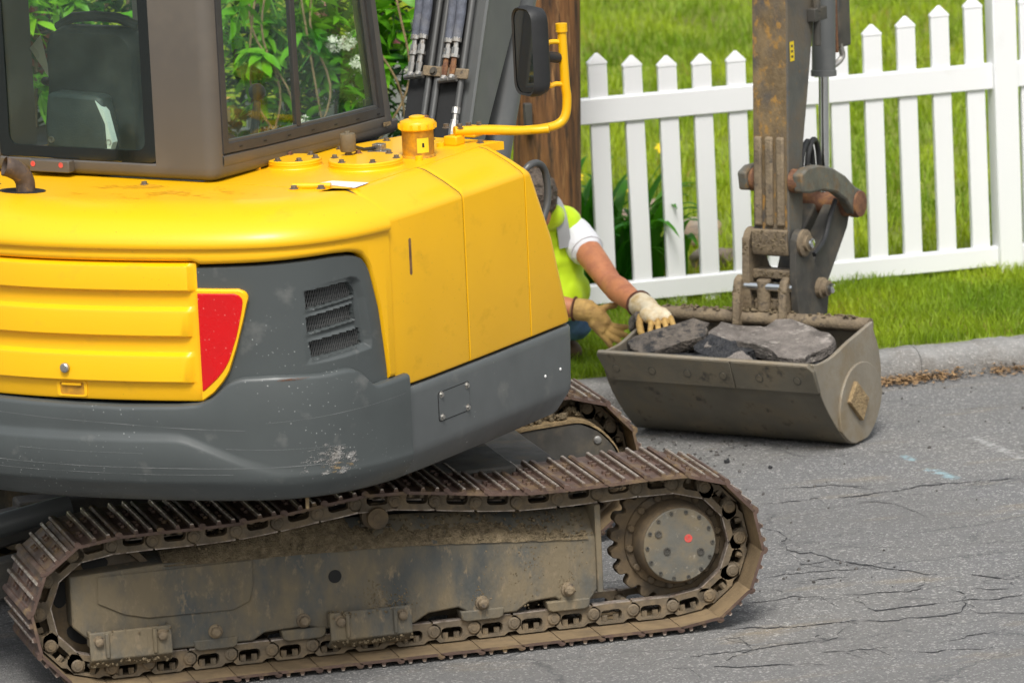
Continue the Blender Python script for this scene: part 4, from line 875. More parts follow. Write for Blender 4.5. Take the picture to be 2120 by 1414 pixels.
# side window gasket, sashes and panes
def gasket(poly, ins, d0, d1, name, mt, par):
    cx = sum(p[0] for p in poly)/len(poly); cz = sum(p[1] for p in poly)/len(poly)
    n = len(poly); inn = []
    for i in range(n):
        p = Vector(poly[i]); a = Vector(poly[i-1]); b = Vector(poly[(i+1) % n]); e1 = (p-a).normalized(); e2 = (b-p).normalized()
        nn = (Vector((-e1.y, e1.x))+Vector((-e2.y, e2.x))).normalized(); k = ins/max(.35, nn.dot(Vector((-e1.y, e1.x)))); inn.append(tuple(p+nn*k))
    m = MB(); m.ringprism(poly, inn, lambda u, v, d: (float(np.interp(u, [-.9, -.7, -.45, -.2, 0, .11], [.277, .278, .281, .279, .270, .258]))+d, u, v), d0, d1)
    H(m, name, mt, par); return inn
win = [(-.928, 1.716), (-.70, 1.706), (-.45, 1.700), (-.20, 1.693), (.058, 1.684), (-.02, 2.18), (-.045, 2.38), (-.20, 2.40), (-.45, 2.40), (-.70, 2.40), (-.928, 2.40)]
w1 = gasket(win, .030, -.022, .004, 'window_gasket', 'window_rubber', CAB)
w2 = gasket(w1, .010, -.016, -.004, 'window_track', 'pipe_grey', CAB)
sx = lambda u, d: float(np.interp(u, [-.9, -.7, -.45, -.2, 0, .11], [.277, .278, .281, .279, .270, .258]))+d
m = MB(); m.prism([(-.492, 1.735), (-.468, 1.735), (-.472, 2.37), (-.500, 2.37)], lambda u, v, d: (sx(u, d), u, v), -.020, -.002); H(m, 'window_divider', 'window_rubber', CAB, bev=.002)
for lo_, hi_, d in ((-.895, -.485, -.010), (-.485, .03, -.015)):
    zz = lambda u: 1.735-.028*(u+.85)/.9; hi2 = hi_ if hi_ < 0 else -.075
    m = MB(); m.prism([(lo_, zz(lo_)), ((lo_+hi_)/2, zz((lo_+hi_)/2)), (hi_, zz(hi_)), (hi2, 2.37), (lo_, 2.37)], lambda u, v, dd: (sx(u, dd), u, v), d-.002, d+.002); H(m, 'side_window_pane', 'cab_glass', CAB, smooth=None)
for k in range(7):
    b = -.83+.14*k; m = MB(); zz = 1.714+.002-.030*(b+.85)/.9; m.box((sx(b, .001), b-.008, zz+.008), (sx(b, .0055), b+.008, zz+.012)); H(m, 'drain_slot', 'black_core', CAB, smooth=None)
m = MB(); m.box((sx(.0, -.030), -.035, 1.722), (sx(0, -.017), .005, 1.752)); H(m, 'window_latch', 'black_rubber', CAB, bev=.004)
m = MB(); m.add([(sx(.07, .0)+.012, .035, 1.650), (sx(.07, .0)+.010, .085, 1.648), (sx(.07, .0)+.010, .085, 1.662), (sx(.07, .0)+.012, .035, 1.664)], [(0, 1, 2, 3)]); H(m, 'warning_decal', 'tan_crust', CAB, recalc=False)
# rear window: printed border and clear pane
ry = lambda u, v, d: (u, -.98+d, v)
oo = rrect(-.565, 1.684, .056, 2.44, .025, 6); ii = rrect(-.522, 1.722, .012, 2.40, .032, 6)
m = MB(); m.ringprism(oo, ii, ry, .002, .010); H(m, 'rear_window_border', 'frit_black', CAB, smooth=None)
m = MB(); m.prism(rrect(-.53, 1.714, .02, 2.41, .03, 6), ry, .0105, .0145); H(m, 'rear_window_pane', 'cab_glass', CAB, smooth=None)
m = MB(); m.box((-.425, -1.012, 1.642), (-.268, -.978, 1.682)); BKT = H(m, 'rear_bracket', 'cab_paint', CAB, bev=.004)
for a in (-.408, -.298): m = MB(); m.lathe([(.009, 0), (.009, .001), (.004, .001), (.004, -.004)], (a, -1.0125, 1.668), (0, -1, 0), 16); H(m, 'bracket_hole', 'red_mark', CAB)
# interior
m = MB(); m.box((-.78, -.9, 1.0), (.24, .12, 1.06)); m.box((-.77, -.93, 1.06), (.23, -.80, 1.60)); H(m, 'cab_floor', 'interior_plastic', CAB)
m = MB(); bk = rrect(-.578, 1.42, -.225, 2.062, .075, 6)
P = [[(u*(1-k)+(-.41)*k, -.62+d, v*(1-k)+1.75*k) for u, v in bk] for k, d in ((.06, -.055), (.02, -.045), (0, -.02), (0, .02), (.05, .05))]
m.grid(P, True); m.add(P[0], [tuple(range(len(bk)))]); m.add(P[-1], [tuple(range(len(bk)))]); ST = H(m, 'seat_back', 'seat_black', CAB, smooth=60)
m = MB(); m.tube([(-.57, -.60, 2.05), (-.50, -.61, 2.085), (-.41, -.615, 2.093), (-.32, -.61, 2.088), (-.25, -.60, 2.06)], .017, 10); H(m, 'seat_piping', 'seat_black', CAB)
m = MB(); m.box((-.60, -.60, 1.36), (-.22, -.10, 1.47)); H(m, 'seat_cushion', 'seat_black', CAB, bev=.03)
for a in (-.69, -.17): m = MB(); m.box((a-.05, -.50, 1.50), (a+.05, -.06, 1.60)); m.cyl((a, -.09, 1.58), (a+.01, -.06, 1.74), .014, 10); m.blob((a+.01, -.058, 1.765), .03, 2, .05); H(m, 'arm_console', 'interior_plastic', CAB, bev=.02)
m = MB(); pr = [(-.545, 1.668), (-.300, 1.662), (-.298, 1.74), (-.318, 1.838), (-.33, 1.850), (-.52, 1.856), (-.532, 1.845), (-.548, 1.74)]
m.prism(pr, lambda u, v, d: (u, -.70+d, v), -.045, .03); BG = H(m, 'document_pouch', 'bag_leather', CAB, bev=.014, label='dark leather pouch hung behind the seat')
m = MB(); m.prism([(-.335, 1.835), (-.30, 1.80), (-.275, 1.70), (-.285, 1.675), (-.297, 1.68), (-.30, 1.76)], lambda u, v, d: (u, -.70+d, v), -.05, -.02); H(m, 'pouch_flap', 'wrap_film', BG)
for a in (-.52, -.29): m = MB(); m.lathe([(.011, 0), (.011, .004), (.006, .004), (.006, .0)], (a, -.746, 1.700), (0, -1, 0), 16); H(m, 'pouch_stud', 'zinc', BG)
m = MB(); m.add([(-.60, -.66, 2.03), (-.69, -.60, 1.975), (-.595, -.62, 1.87)], [(0, 1, 2)]); m.add([(-.60, -.662, 2.03), (-.69, -.602, 1.975), (-.595, -.622, 1.87)], [(2, 1, 0)]); H(m, 'torn_cover', 'wrap_film', CAB, recalc=False)
m = MB(); m.tube([tuple(p) for p in catmull([(-.61, -.60, 1.70), (-.625, -.58, 1.80), (-.65, -.54, 1.845), (-.71, -.50, 1.85)], 5)], .014, 10); H(m, 'seat_belt_arm', 'seat_black', CAB)
m = MB(); m.box((.10, -.06, 1.40), (.23, .08, 1.62)); m.box((.14, -.02, 1.62), (.22, .03, 1.70)); H(m, 'front_console', 'interior_plastic', CAB, bev=.02)

# ---- boom
def bshift(a, b): return a-(b-.4)*.07
bo = [(.10, 1.0), (.20, 1.2), (.385, 1.6), (.555, 2.0), (.93, 2.85), (1.15, 3.12), (1.45, 3.22), (3.15, 2.80), (3.20, 2.66), (3.08, 2.54), (1.70, 2.84), (1.42, 2.72), (.763, 1.911), (.515, 1.571), (.36, 1.30), (.30, 1.0)]
m = MB(); m.prism(bo, lambda u, v, d: (bshift(d, u), u, v), .135, .395); BM = H(m, 'boom', 'boom_paint', bev=.008, label='dark grey boom rising beside the cab')
rb = lambda z: .385+(z-1.6)*.425
m = MB(); m.prism([(rb(1.25)-.004, 1.25), (rb(2.75)-.004, 2.75), (rb(2.75)-.016, 2.755), (rb(1.25)-.016, 1.255)], lambda u, v, d: (bshift(d, u), u, v), .14, .345); H(m, 'boom_pad', 'black_rubber', BM)
m = MB(); P = []
for z in (1.30, 1.60, 2.0, 2.75): P.append([(bshift(.396, rb(z)), rb(z)+.012, z), (bshift(.402, rb(z)), rb(z)-.004, z), (bshift(.396, rb(z)), rb(z)-.012, z), (bshift(.375, rb(z)), rb(z)-.008, z)])
m.grid(P, True); H(m, 'boom_edge', 'boom_paint', BM)
m = MB(); m.cyl((.30, .60, 1.25), (.285, 1.02, 2.16), .058, 28); H(m, 'boom_cylinder', 'boom_paint', BM)
m = MB(); m.cyl((.285, 1.02, 2.16), (.27, 1.28, 2.72), .028, 20); H(m, 'boom_rod', 'chrome', BM)
m = MB(); m.cyl((.22, .55, 1.0), (.22, .55, 1.5), .14, 28); m.box((.05, .10, .85), (.42, .62, 1.05)); H(m, 'swing_post', 'dark_steel', BM, bev=.01)
def bp(a, z, out): b = rb(z)-out; return (bshift(a, b), b, z)
for a, r in ((.225, .0115), (.258, .0115), (.352, .0115)):
    m = MB(); m.tube([bp(a, z, .034) for z in (1.50, 1.8, 2.2, 2.7)], r, 12); H(m, 'steel_pipe', 'pipe_grey', BM)
m = MB(); 
m.prism([(.205, 1.765), (.385, 1.758), (.385, 1.790), (.205, 1.797)], lambda u, v, d: bp(u, v, d), .045, .056); m.prism([(.28, 1.758), (.30, 1.757), (.30, 1.80), (.28, 1.80)], lambda u, v, d: bp(u, v, d), .045, .062); cl = H(m, 'pipe_clamp', 'muddy_steel', BM, bev=.003)
m = MB(); m.hexbolt(bp(.25, 1.780, .056), (0, -1, .4), .010, .008); H(m, 'clamp_bolt', 'dark_steel', BM)
for a, z0, rusty in ((.162, 1.775, 0), (.192, 1.778, 0), (.296, 1.768, 1), (.326, 1.772, 1)):
    dx = .012
    m = MB(); pts = [bp(a+dx*(z-z0)*.2, z, .060+(.02 if z > z0+.3 else 0)) for z in (z0+.115, z0+.2, z0+.35, z0+.6, z0+.9)]; m.tube(pts, [.0165, .018, .019, .019, .019], 12); H(m, 'hydraulic_hose', 'hose_fabric', BM)
    q = lambda h: bp(a, z0+h, .060)
    m = MB(); m.tube([q(.118), q(-.012)], .0075, 8); m.tube([q(.118), q(.104)], .017, 10); m.tube([q(.104), q(.086)], [.009, .010], 10); m.tube([q(.086), q(.064)], .0135, 6); m.tube([q(.064), q(.054)], .017, 10); m.tube([q(.0), q(-.012)], [.010, .013], 10)
    m.tube([bp(a-.022, z0-.018, .060), bp(a+.020, z0-.010, .060)], [.009, .012], 10); ft = H(m, 'hose_fitting', 'zinc', BM)
    m = MB(); m.tube([q(.054), q(.03)], .010, 10); m.tube([q(.03), q(.0)], [.013, .009], 6); H(m, 'fitting_nut', 'rust' if rusty else 'zinc', BM)
for a, zt in ((.352, 1.665), (.235, 1.635)):
    m = MB(); q = lambda h: bp(a, zt+h, .040); m.tube([q(0), q(-.02)], .015, 8); m.tube([q(-.02), q(-.04)], [.010, .009], 8); m.tube([q(-.04), q(-.055)], .014, 8); m.tube([q(-.055), q(-.09)], [.018, .016], 8); H(m, 'pipe_fitting', 'rust' if a < .3 else 'zinc', BM)

# ---- stick
def pz(d0, d1): return d0, d1
st = [(3.050, .665), (3.052, .77), (3.072, 1.12), (3.103, 1.64), (3.19, 2.75), (3.28, 2.92), (3.48, 2.80), (3.50, 2.50), (3.335, 1.62), (3.245, 1.26), (3.185, 1.04), (3.18, .90), (3.17, .80), (3.13, .665)]
sxz = lambda u, v, d: (d, u, v)
m = MB(); m.prism(st, sxz, .0, .15); STK = H(m, 'stick', 'stick_side', bev=.006, label='upright stick with rusty muddy rear face')
m = MB(); m.prism([(3.0490, .770), (3.0705, 1.12), (3.1015, 1.64), (3.1885, 2.74), (3.186, 2.74), (3.099, 1.64), (3.068, 1.12), (3.0465, .770)], sxz, .004, .146); H(m, 'wear_face', 'stick_rear', STK)
for a in (.010, .058, .106):
    m = MB(); m.prism([(3.050, .780), (3.069, 1.125), (3.052, 1.12), (3.034, .785)], sxz, a, a+.033); H(m, 'stick_rib', 'muddy_steel', STK, bev=.007)
m = MB(); m.prism([(3.046, .672), (3.046, .772), (3.030, .768), (3.028, .69), (3.038, .670)], sxz, -.001, .151); H(m, 'stick_toe', 'muddy_steel', STK, bev=.005)
m = MB(); m.lathe([(.030, 0), (.046, .004), (.046, .040), (.040, .045)], (.149, 3.095, .952), (1, 0, 0), 26); H(m, 'link_pin', 'rust', STK); m = MB(); m.lathe([(.030, 0), (.040, .004), (.046, .012), (.046, .03), (.036, .05), (.036, .060), (.0, .060)], (.001, 3.105, .950), (-1, 0, 0), 26); H(m, 'link_pin', 'rust', STK)
m = MB(); m.prism([(.155, 1.400), (.168, 1.400), (.168, 1.475), (.155, 1.475)], lambda u, v, d: (.1508, 3.115+(u-.155)*2.6, v), 0, .001)
m = MB(); m.add([(.1512, 3.112, 1.405), (.1512, 3.146, 1.405), (.1512, 3.146, 1.480), (.1512, 3.112, 1.480)], [(0, 1, 2, 3)]); H(m, 'yellow_sticker', 'yellow_sticker', STK, recalc=False)
m = MB()
for k in range(3): z = 1.418+.02*k; m.add([(.1516, 3.121, z), (.1516, 3.137, z), (.1516, 3.137, z+.009), (.1516, 3.121, z+.009)], [(0, 1, 2, 3)])
H(m, 'sticker_print', 'dark_steel', STK, recalc=False)
# valve bracket and bucket cylinder
m = MB(); m.box((.15, 3.26, 1.535), (.185, 3.36, 1.585)); m.tube([(.172, 3.30, 1.56), (.172, 3.297, 1.44)], .014, 10); m.tube([(.172, 3.30, 1.57), (.172, 3.302, 1.70)], .016, 10); H(m, 'pipe_bracket', 'dark_steel', STK, bev=.003)
m = MB(); m.lathe([(.03, 0), (.050, .0), (.050, .022), (.046, .024), (.046, 1.2)], (.075, 3.518, 1.287), (0, .075, 1), 30); CY = H(m, 'bucket_cylinder', 'boom_paint', STK)
m = MB(); m.cyl((.075, 3.518, 1.29), (.075, 3.490, .84), .0205, 20); H(m, 'cylinder_rod', 'chrome', STK)
m = MB(); m.box((.055, 3.585, 1.385), (.115, 3.68, 1.60)); H(m, 'cylinder_guard', 'dark_steel', STK, bev=.006)
m = MB(); m.box((.055, 3.570, 1.37), (.110, 3.584, 1.75)); H(m, 'guard_strip', 'rust', STK, bev=.003)
m = MB(); m.tube([tuple(p) for p in catmull([(.105, 3.60, 1.40), (.11, 3.61, 1.35), (.09, 3.57, 1.32), (.075, 3.55, 1.33)], 5)], .012, 10); H(m, 'cylinder_fitting', 'zinc', STK)
for y0 in (3.21, 3.26): m = MB(); m.tube([tuple(p) for p in catmull([(.12, y0, .93), (.125, y0+.02, 1.03), (.115, y0+.08, 1.07), (.10, y0+.14, 1.03), (.095, y0+.16, .93)], 6)], .011, 10); H(m, 'hose_loop', 'black_rubber', STK)
# side links, bucket link
lk = [(3.045, .985), (3.10, 1.004), (3.19, 1.000), (3.30, .972), (3.40, .925), (3.48, .868), (3.535, .845), (3.552, .80), (3.54, .755), (3.50, .742), (3.462, .765), (3.40, .83), (3.32, .873), (3.22, .897), (3.12, .903), (3.055, .915)]
for a0, a1 in ((.176, .218), (-.062, -.022)):
    m = MB(); m.prism(lk, sxz, a0, a1); H(m, 'side_link', 'link_steel', STK, bev=.008)
m = MB(); m.lathe([(.03, 0), (.050, .004), (.052, .03), (.052, .27), (.050, .296), (.03, .30)], (-.070, 3.502, .798), (1, 0, 0), 26); H(m, 'link_end_pin', 'rust', STK)
m = MB(); m.prism([(3.45, .80), (3.555, .775), (3.52, .70), (3.32, .49), (3.25, .47), (3.19, .52), (3.27, .66)], sxz, .085, .155); m.prism([(3.45, .80), (3.555, .775), (3.52, .70), (3.32, .49), (3.25, .47), (3.19, .52), (3.27, .66)], sxz, -.005, .055); H(m, 'bucket_link', 'dark_steel', STK, bev=.008)
m = MB(); m.tube([tuple(p) for p in catmull([(.17, 3.40, .83), (.165, 3.36, .77), (.168, 3.30, .69), (.175, 3.20, .65)], 5)], .010, 10); H(m, 'grease_hose', 'black_rubber', STK)
# quick coupler
er = [(3.04, .735)]+[(3.095+.052*math.cos(R_(a)), .715+.052*math.sin(R_(a))) for a in range(170, -21, -19)]+[(3.20, .60), (3.27, .55), (3.285, .47), (3.27, .41), (3.06, .41), (3.035, .47), (3.03, .60)]
for a0, a1, mt in ((.158, .186, 'dark_steel'), (-.048, -.018, 'muddy_steel')):
    m = MB(); m.prism(er, sxz, a0, a1); H(m, 'coupler_plate', mt, STK, bev=.006)
m = MB(); m.lathe([(.052, 0), (.052, .012), (.044, .016)], (.186, 3.095, .715), (1, 0, 0), 24); m.lathe([(.030, 0), (.030, .025)], (.19, 3.095, .715), (1, 0, 0), 20); H(m, 'coupler_boss', 'muddy_steel', STK)
m = MB(); m.lathe([(.018, 0), (.018, .038), (.012, .040)], (.19, 3.095, .715), (1, 0, 0), 18); H(m, 'coupler_pin', 'chrome', STK)
m = MB(); m.lathe([(.040, 0), (.040, .018), (.030, .022), (.030, .040)], (.186, 3.215, .520), (1, 0, 0), 20); H(m, 'coupler_boss', 'muddy_steel', STK)
m = MB(); m.lathe([(.019, 0), (.019, .018), (.012, .020)], (.226, 3.215, .520), (1, 0, 0), 18); H(m, 'coupler_pin', 'chrome', STK)
m = MB(); m.box((-.02, 3.06, .575), (.16, 3.12, .61)); m.box((-.01, 3.05, .455), (.15, 3.09, .50)); m.cyl((.035, 3.05, .575), (.035, 3.05, .45), .028, 16); H(m, 'coupler_cross', 'muddy_steel', STK, bev=.006)
m = MB(); m.cyl((-.055, 3.045, .548), (.165, 3.045, .548), .0175, 20); H(m, 'bucket_pin', 'chrome', STK)

m = MB()
for k in range(330):
    (a0, a1), b_, (z0, z1) = random.choice((((.0, .15), 3.0285, (.685, .77)), ((-.015, .155), 3.059, (.577, .608)), ((.120, .148), 3.004, (.42, .55)), ((-.078, -.050), 3.004, (.42, .55)), ((-.008, .148), 3.049, (.458, .498)), ((-.046, -.020), 3.036, (.45, .72))))
    m.blob((random.uniform(a0, a1), b_, random.uniform(z0, z1)), random.uniform(.0015, .005), 1, .4, 2, k, (1.2, .6, 1.2))
H(m, 'mud_crust', 'mud', STK, kind='stuff')
# ---- ditching bucket
BA0, BA1 = -.412, .505
prof = catmull([(2.552, .362), (2.600, .245), (2.655, .165), (2.72, .092), (2.79, .030), (2.86, .006), (2.94, .012), (3.015, .060), (3.068, .140), (3.088, .23), (3.078, .32), (3.035, .415)], 5)
prof = [tuple(p) for p in prof]
inn = []
for i, p in enumerate(prof):
    a = Vector(prof[max(0, i-1)]); b = Vector(prof[min(len(prof)-1, i+1)]); t = (b-a).normalized(); inn.append((p[0]-t.y*.016, p[1]+t.x*.016))
m = MB(); m.prism(prof+inn[::-1], lambda u, v, d: (d, u, v), BA0+.002, BA1-.002); BK = H(m, 'bucket', 'bucket_steel', label='wide steel bucket holding broken asphalt')
upper = [tuple(p) for p in catmull([(3.035, .442), (2.93, .420), (2.82, .398), (2.70, .368), (2.60, .362), (2.552, .368)], 4)]
for a0, a1 in ((BA1-.016, BA1), (BA0, BA0+.016)):
    m = MB(); m.prism(prof[::2]+[prof[-1]]+upper, lambda u, v, d: (d, u, v), a0, a1); H(m, 'bucket_side', 'bucket_side', BK, bev=.003)
m = MB(); m.tube([(BA0+.01, 3.035, .425), (BA1-.012, 3.035, .425)], .028, 18); H(m, 'top_tube', 'muddy_steel', BK)
m = MB()
for k in range(90): m.blob((random.uniform(BA0+.03, BA1-.05), 3.03+random.uniform(-.02, .02), .456+random.uniform(-.004, .004)), random.uniform(.003, .010), 1, .4, 2, k, (1.4, 1, .6))
H(m, 'mud_crust', 'mud', BK, kind='stuff')
lipn = Vector((0, -.115, -.05)).normalized()
def lp(u, v, d): return (u, 2.552+(.362-v)*.418+lipn.y*d, v+lipn.z*d)
for x0, x1 in ((BA0-.006, .156), (.158, BA1+.002)):
    pl = [(x0, .258), (x1, .258), (x1, .345), (x1-.02, .368), (x0+.006, .368), (x0, .36)] if x1 > .4 else [(x0+.03, .258), (x1, .258), (x1, .368), (x0+.006, .368), (x0, .36)]
    m = MB(); m.prism(pl, lp, -.002, .018); H(m, 'cutting_edge', 'bucket_steel', BK, bev=.003)
m = MB(); m.prism([(BA0, .3665), (BA1-.02, .3665), (BA1-.02, .3705), (BA0, .3705)], lp, .001, .016); H(m, 'worn_lip', 'bucket_side', BK)
for u in (-.345, -.19, -.037, .116, .270, .430):
    m = MB(); n_ = 16; A = [(u+.0165*math.cos(t), .308+.0165*math.sin(t)) for t in np.linspace(0, 2*math.pi, n_+1)[:-1]]; B = [(u+.013*math.cos(t), .308+.013*math.sin(t)) for t in np.linspace(0, 2*math.pi, n_+1)[:-1]]
    m.ringprism(A, B, lp, .0175, .0186); H(m, 'edge_bolt', 'dark_steel', BK); m = MB(); m.prism(B, lp, .0175, .0200); H(m, 'edge_bolt', 'bucket_steel', BK)
dc = (2.905, .135)
disc = [(dc[0]+.175*math.cos(R_(a)), dc[1]+.175*math.sin(R_(a))) for a in range(0, 360, 8)]
disc = [p for p in disc if pd(p, prof[::2]+upper) > .004 or True]
disc = [(min(3.083, max(2.60, x)), max(.012, z)) for x, z in disc]
disc = [p if pd(p, prof+upper) > .003 else min(((q[0]*.985+dc[0]*.015, q[1]*.985+dc[1]*.015) for q in prof), key=lambda q: (q[0]-p[0])**2+(q[1]-p[1])**2) for p in disc]
m = MB(); m.prism(disc, lambda u, v, d: (d, u, v), BA1-.002, BA1+.010); H(m, 'wear_disc', 'bucket_side', BK, bev=.003)
m = MB(); m.prism([(2.846, .250), (2.938, .167), (2.885, .090), (2.786, .180)], lambda u, v, d: (d, u, v), BA1+.008, BA1+.026); H(m, 'lug_plate', 'tan_crust', BK, bev=.003)
for a0, a1 in ((.118, .150), (-.080, -.048)):
    m = MB(); m.prism([(2.985, .400), (3.000, .52), (3.015, .575), (3.045, .590), (3.08, .575), (3.105, .53), (3.17, .43), (3.17, .36)], sxz, a0, a1); H(m, 'bucket_ear', 'muddy_steel', BK, bev=.008)
m = MB(); m.prism([(3.04, .38), (3.30, .40), (3.28, .34), (3.07, .25)], sxz, -.10, .19); H(m, 'bucket_back', 'muddy_steel', BK, bev=.006)

# ---------------------------------------------------------------- broken asphalt in the bucket
def slab(ctr, size, rz, tilt, mt, label, seed, n=22):
    rs = random.Random(seed); L, Wd, T = size; ang = sorted(2*math.pi*(k+rs.uniform(-.25, .25))/n for k in range(n)); base = []
    for a in ang:
        k = 1/max(abs(math.cos(a))**1.0, abs(math.sin(a)), .01); k = min(k, 1.34)*rs.uniform(.86, 1.03); base.append((k*math.cos(a)*L/2, k*math.sin(a)*Wd/2))
    m = MB(); P = []; NL = 5
    for j, (z, sc) in enumerate(((-.5, .90), (-.42, .97), (-.1, 1.0), (.15, 1.0), (.44, 1.0), (.5, .985))):
        P.append([(x*sc*(1+.05*noise.noise(Vector((x*30, y*30, z*3+seed)))), y*sc*(1+.05*noise.noise(Vector((x*30, y*30, z*3+seed+5)))), z*T+.006*noise.noise(Vector((x*40, y*40, seed+z)))) for x, y in base])
    for sc in (.65, .32):
        P.insert(0, [(x*sc, y*sc, -.5*T+.010*noise.noise(Vector((x*sc*25, y*sc*25, seed+9)))) for x, y in base])
        P.append([(x*sc, y*sc, .5*T+.008*noise.noise(Vector((x*sc*25, y*sc*25, seed)))) for x, y in base])
    P.append([(0, 0, .5*T)]*n); P.insert(0, [(0, 0, -.5*T)]*n)
    m.grid(P, True)
    W = HM @ Matrix.Translation(ctr) @ Matrix.Rotation(R_(rz), 4, 'Z') @ Matrix.Rotation(R_(tilt[0]), 4, 'X') @ Matrix.Rotation(R_(tilt[1]), 4, 'Y')
    o = m.build('asphalt_chunk', mt, None, W, smooth=18, label=label, cat='asphalt chunk', group='broken asphalt in the bucket')
    return o
slab((-.205, 2.715, .382), (.34, .125, .055), 60, (24, -10), 'asphalt_chunk', 'long dark asphalt slab under the cream glove', 1)
slab((-.372, 2.885, .402), (.17, .12, .05), 40, (-40, 10), 'asphalt_chunk', 'blackish asphalt piece leaning on the left bucket rim behind the glove', 2)
slab((.275, 2.80, .378), (.36, .26, .06), -22, (10, 7), 'asphalt_slab', 'biggest pale grey asphalt slab at the right end of the bucket', 3)
slab((.045, 2.88, .352), (.30, .24, .06), 15, (12, 8), 'asphalt_slab', 'flat grey asphalt piece in the middle of the bucket by the back tube', 4)
slab((.03, 2.74, .328), (.27, .12, .09), -20, (24, 6), 'asphalt_black', 'fresh black broken edge of asphalt in the bucket middle', 5)
slab((-.08, 2.67, .312), (.20, .14, .07), 30, (-8, 4), 'asphalt_black', 'low black asphalt lump against the bucket lip, below the long slab', 6)
slab((.13, 2.665, .322), (.12, .09, .05), -35, (20, 10), 'asphalt_slab', 'small brownish asphalt piece at the bucket lip', 7)
m = MB(); P = []
for j in range(18):
    b = 2.59+.45*j/17; P.append([(a, b, .275+.035*noise.noise(Vector((a*9, b*9, 2)))+.02*noise.noise(Vector((a*26, b*26, 7)))) for a in np.linspace(BA0+.014, BA1-.014, 36)])
m.grid(P)
for k in range(160): m.blob((random.uniform(BA0+.03, BA1-.03), random.uniform(2.62, 3.02), .295+random.uniform(-.01, .03)), random.uniform(.006, .022), 1, .4, 2, k)
for k in range(260):
    a_ = random.uniform(BA0+.03, BA1-.03); b_ = random.uniform(2.60, 3.00); r_ = random.uniform(.005, .017); m.blob((a_, b_, .318+random.uniform(-.012, .022)), r_, 1, .55, 1.6, k+300, (1.3, 1, .75))
m.build('asphalt_rubble', 'asphalt_black', None, HM, smooth=15, label='fine black asphalt rubble filling the bucket', cat='rubble', kind='stuff')

# ---------------------------------------------------------------- worker
PE = empty('person', (1.42, 4.1, lawn_z(1.42, 4.1)), 'worker in lime safety vest, white shirt and work gloves bending to the bucket', 'person')
def limb(m, pts, rs, n=14):
    m.tube(pts, list(rs), n)
    for p, r in zip(pts, rs): m.blob(p, r*1.01, 2, 0)
def organic(m, name, mt, parent, vox=.009, it=6, fac=.5, **k):
    o = m.build(name, mt, parent, smooth=180, **k)
    r = o.modifiers.new('remesh', 'REMESH'); r.mode = 'VOXEL'; r.voxel_size = vox; r.use_smooth_shade = True
    s = o.modifiers.new('smooth', 'SMOOTH'); s.iterations = it; s.factor = fac; return o
SL, EL, WL = (1.585, 3.90, .652), (1.638, 3.60, .502), (1.668, 3.270, .456)
SR, ER, WR = (1.275, 3.93, .655), (1.30, 3.74, .43), (1.525, 3.575, .412)
m = MB()
m.blob((1.400, 3.81, .825), .090, 3, .0, sq=(.86, 1.02, 1.12)); m.blob((1.405, 3.77, .765), .055, 2, 0, sq=(.95, .9, 1.1))      # skull, jaw
m.blob((1.407, 3.722, .765), .018, 2, 0, sq=(.8, 1.1, 1.3)); m.blob((1.480, 3.81, .785), .024, 2, 0, sq=(.45, .8, 1.25)); m.blob((1.322, 3.81, .785), .024, 2, 0, sq=(.45, .8, 1.25))
limb(m, [(1.435, 3.92, .725), (1.405, 3.86, .770)], (.062, .058))
limb(m, [(1.40, 4.30, .42), (1.42, 4.15, .52), (1.44, 4.0, .63)], (.135, .13, .14)); limb(m, [SR, (1.44, 3.95, .67), SL], (.06, .085, .06))
limb(m, [SL, (1.604, 3.80, .602), (1.622, 3.70, .552), EL, (1.646, 3.52, .488), (1.656, 3.42, .474), WL], (.060, .057, .053, .047, .053, .046, .036))
limb(m, [SR, (1.285, 3.83, .54), ER, (1.40, 3.66, .43), WR], (.062, .056, .046, .048, .034))
limb(m, [(1.47, 4.29, .40), (1.585, 4.0, .30), (1.58, 4.24, .15)], (.095, .062, .045)); limb(m, [(1.32, 4.29, .40), (1.27, 3.98, .36), (1.27, 4.14, .15)], (.095, .062, .045))
organic(m, 'body', 'skin', PE, .010, 5)
m = MB(); m.blob((1.400, 3.800, .845), .098, 4, .07, 11, 3, sq=(.90, 1.06, 1.02)); m.blob((1.402, 3.85, .81), .090, 3, .08, 9, 5, sq=(.90, .85, 1.15)); organic(m, 'hair', 'hair', PE, .005, 1)
m = MB(); rh = random.Random(2)
for k in range(2600):
    u = Vector((rh.gauss(0, 1), rh.gauss(0, 1), rh.gauss(.2, 1))).normalized(); c0 = Vector((1.400, 3.815, .838)); q0 = c0+Vector((u.x*.090, u.y*.104, u.z*.104)); t_ = (Vector((rh.gauss(0, .5), rh.gauss(-.1, .5), -1+rh.gauss(0, .5)))); t_ = (t_-u*t_.dot(u)).normalized(); sd_ = u.cross(t_)*.0011; l_ = rh.uniform(.014, .03)
    m.add([q0-sd_, q0+sd_, q0+t_*l_*.6+u*.005+sd_*.7, q0+t_*l_*.6+u*.005-sd_*.7, q0+t_*l_+u*rh.uniform(.0, .008)], [(0, 1, 2, 3), (3, 2, 4)])
m.build('hair_strands', 'hair', PE, smooth=180, recalc=False, kind='stuff')
m = MB(); limb(m, [SR, (1.44, 3.96, .675), SL], (.072, .095, .072)); limb(m, [SL, (1.596, 3.85, .624), (1.600, 3.825, .612)], (.070, .073, .073)); limb(m, [SR, (1.285, 3.85, .57)], (.072, .074)); limb(m, [(1.42, 4.1, .54), (1.44, 3.98, .63)], (.145, .145)); m.blob((1.575, 3.93, .585), .075, 2, .1, 4)
organic(m, 'shirt', 'shirt_white', PE, .009, 4)
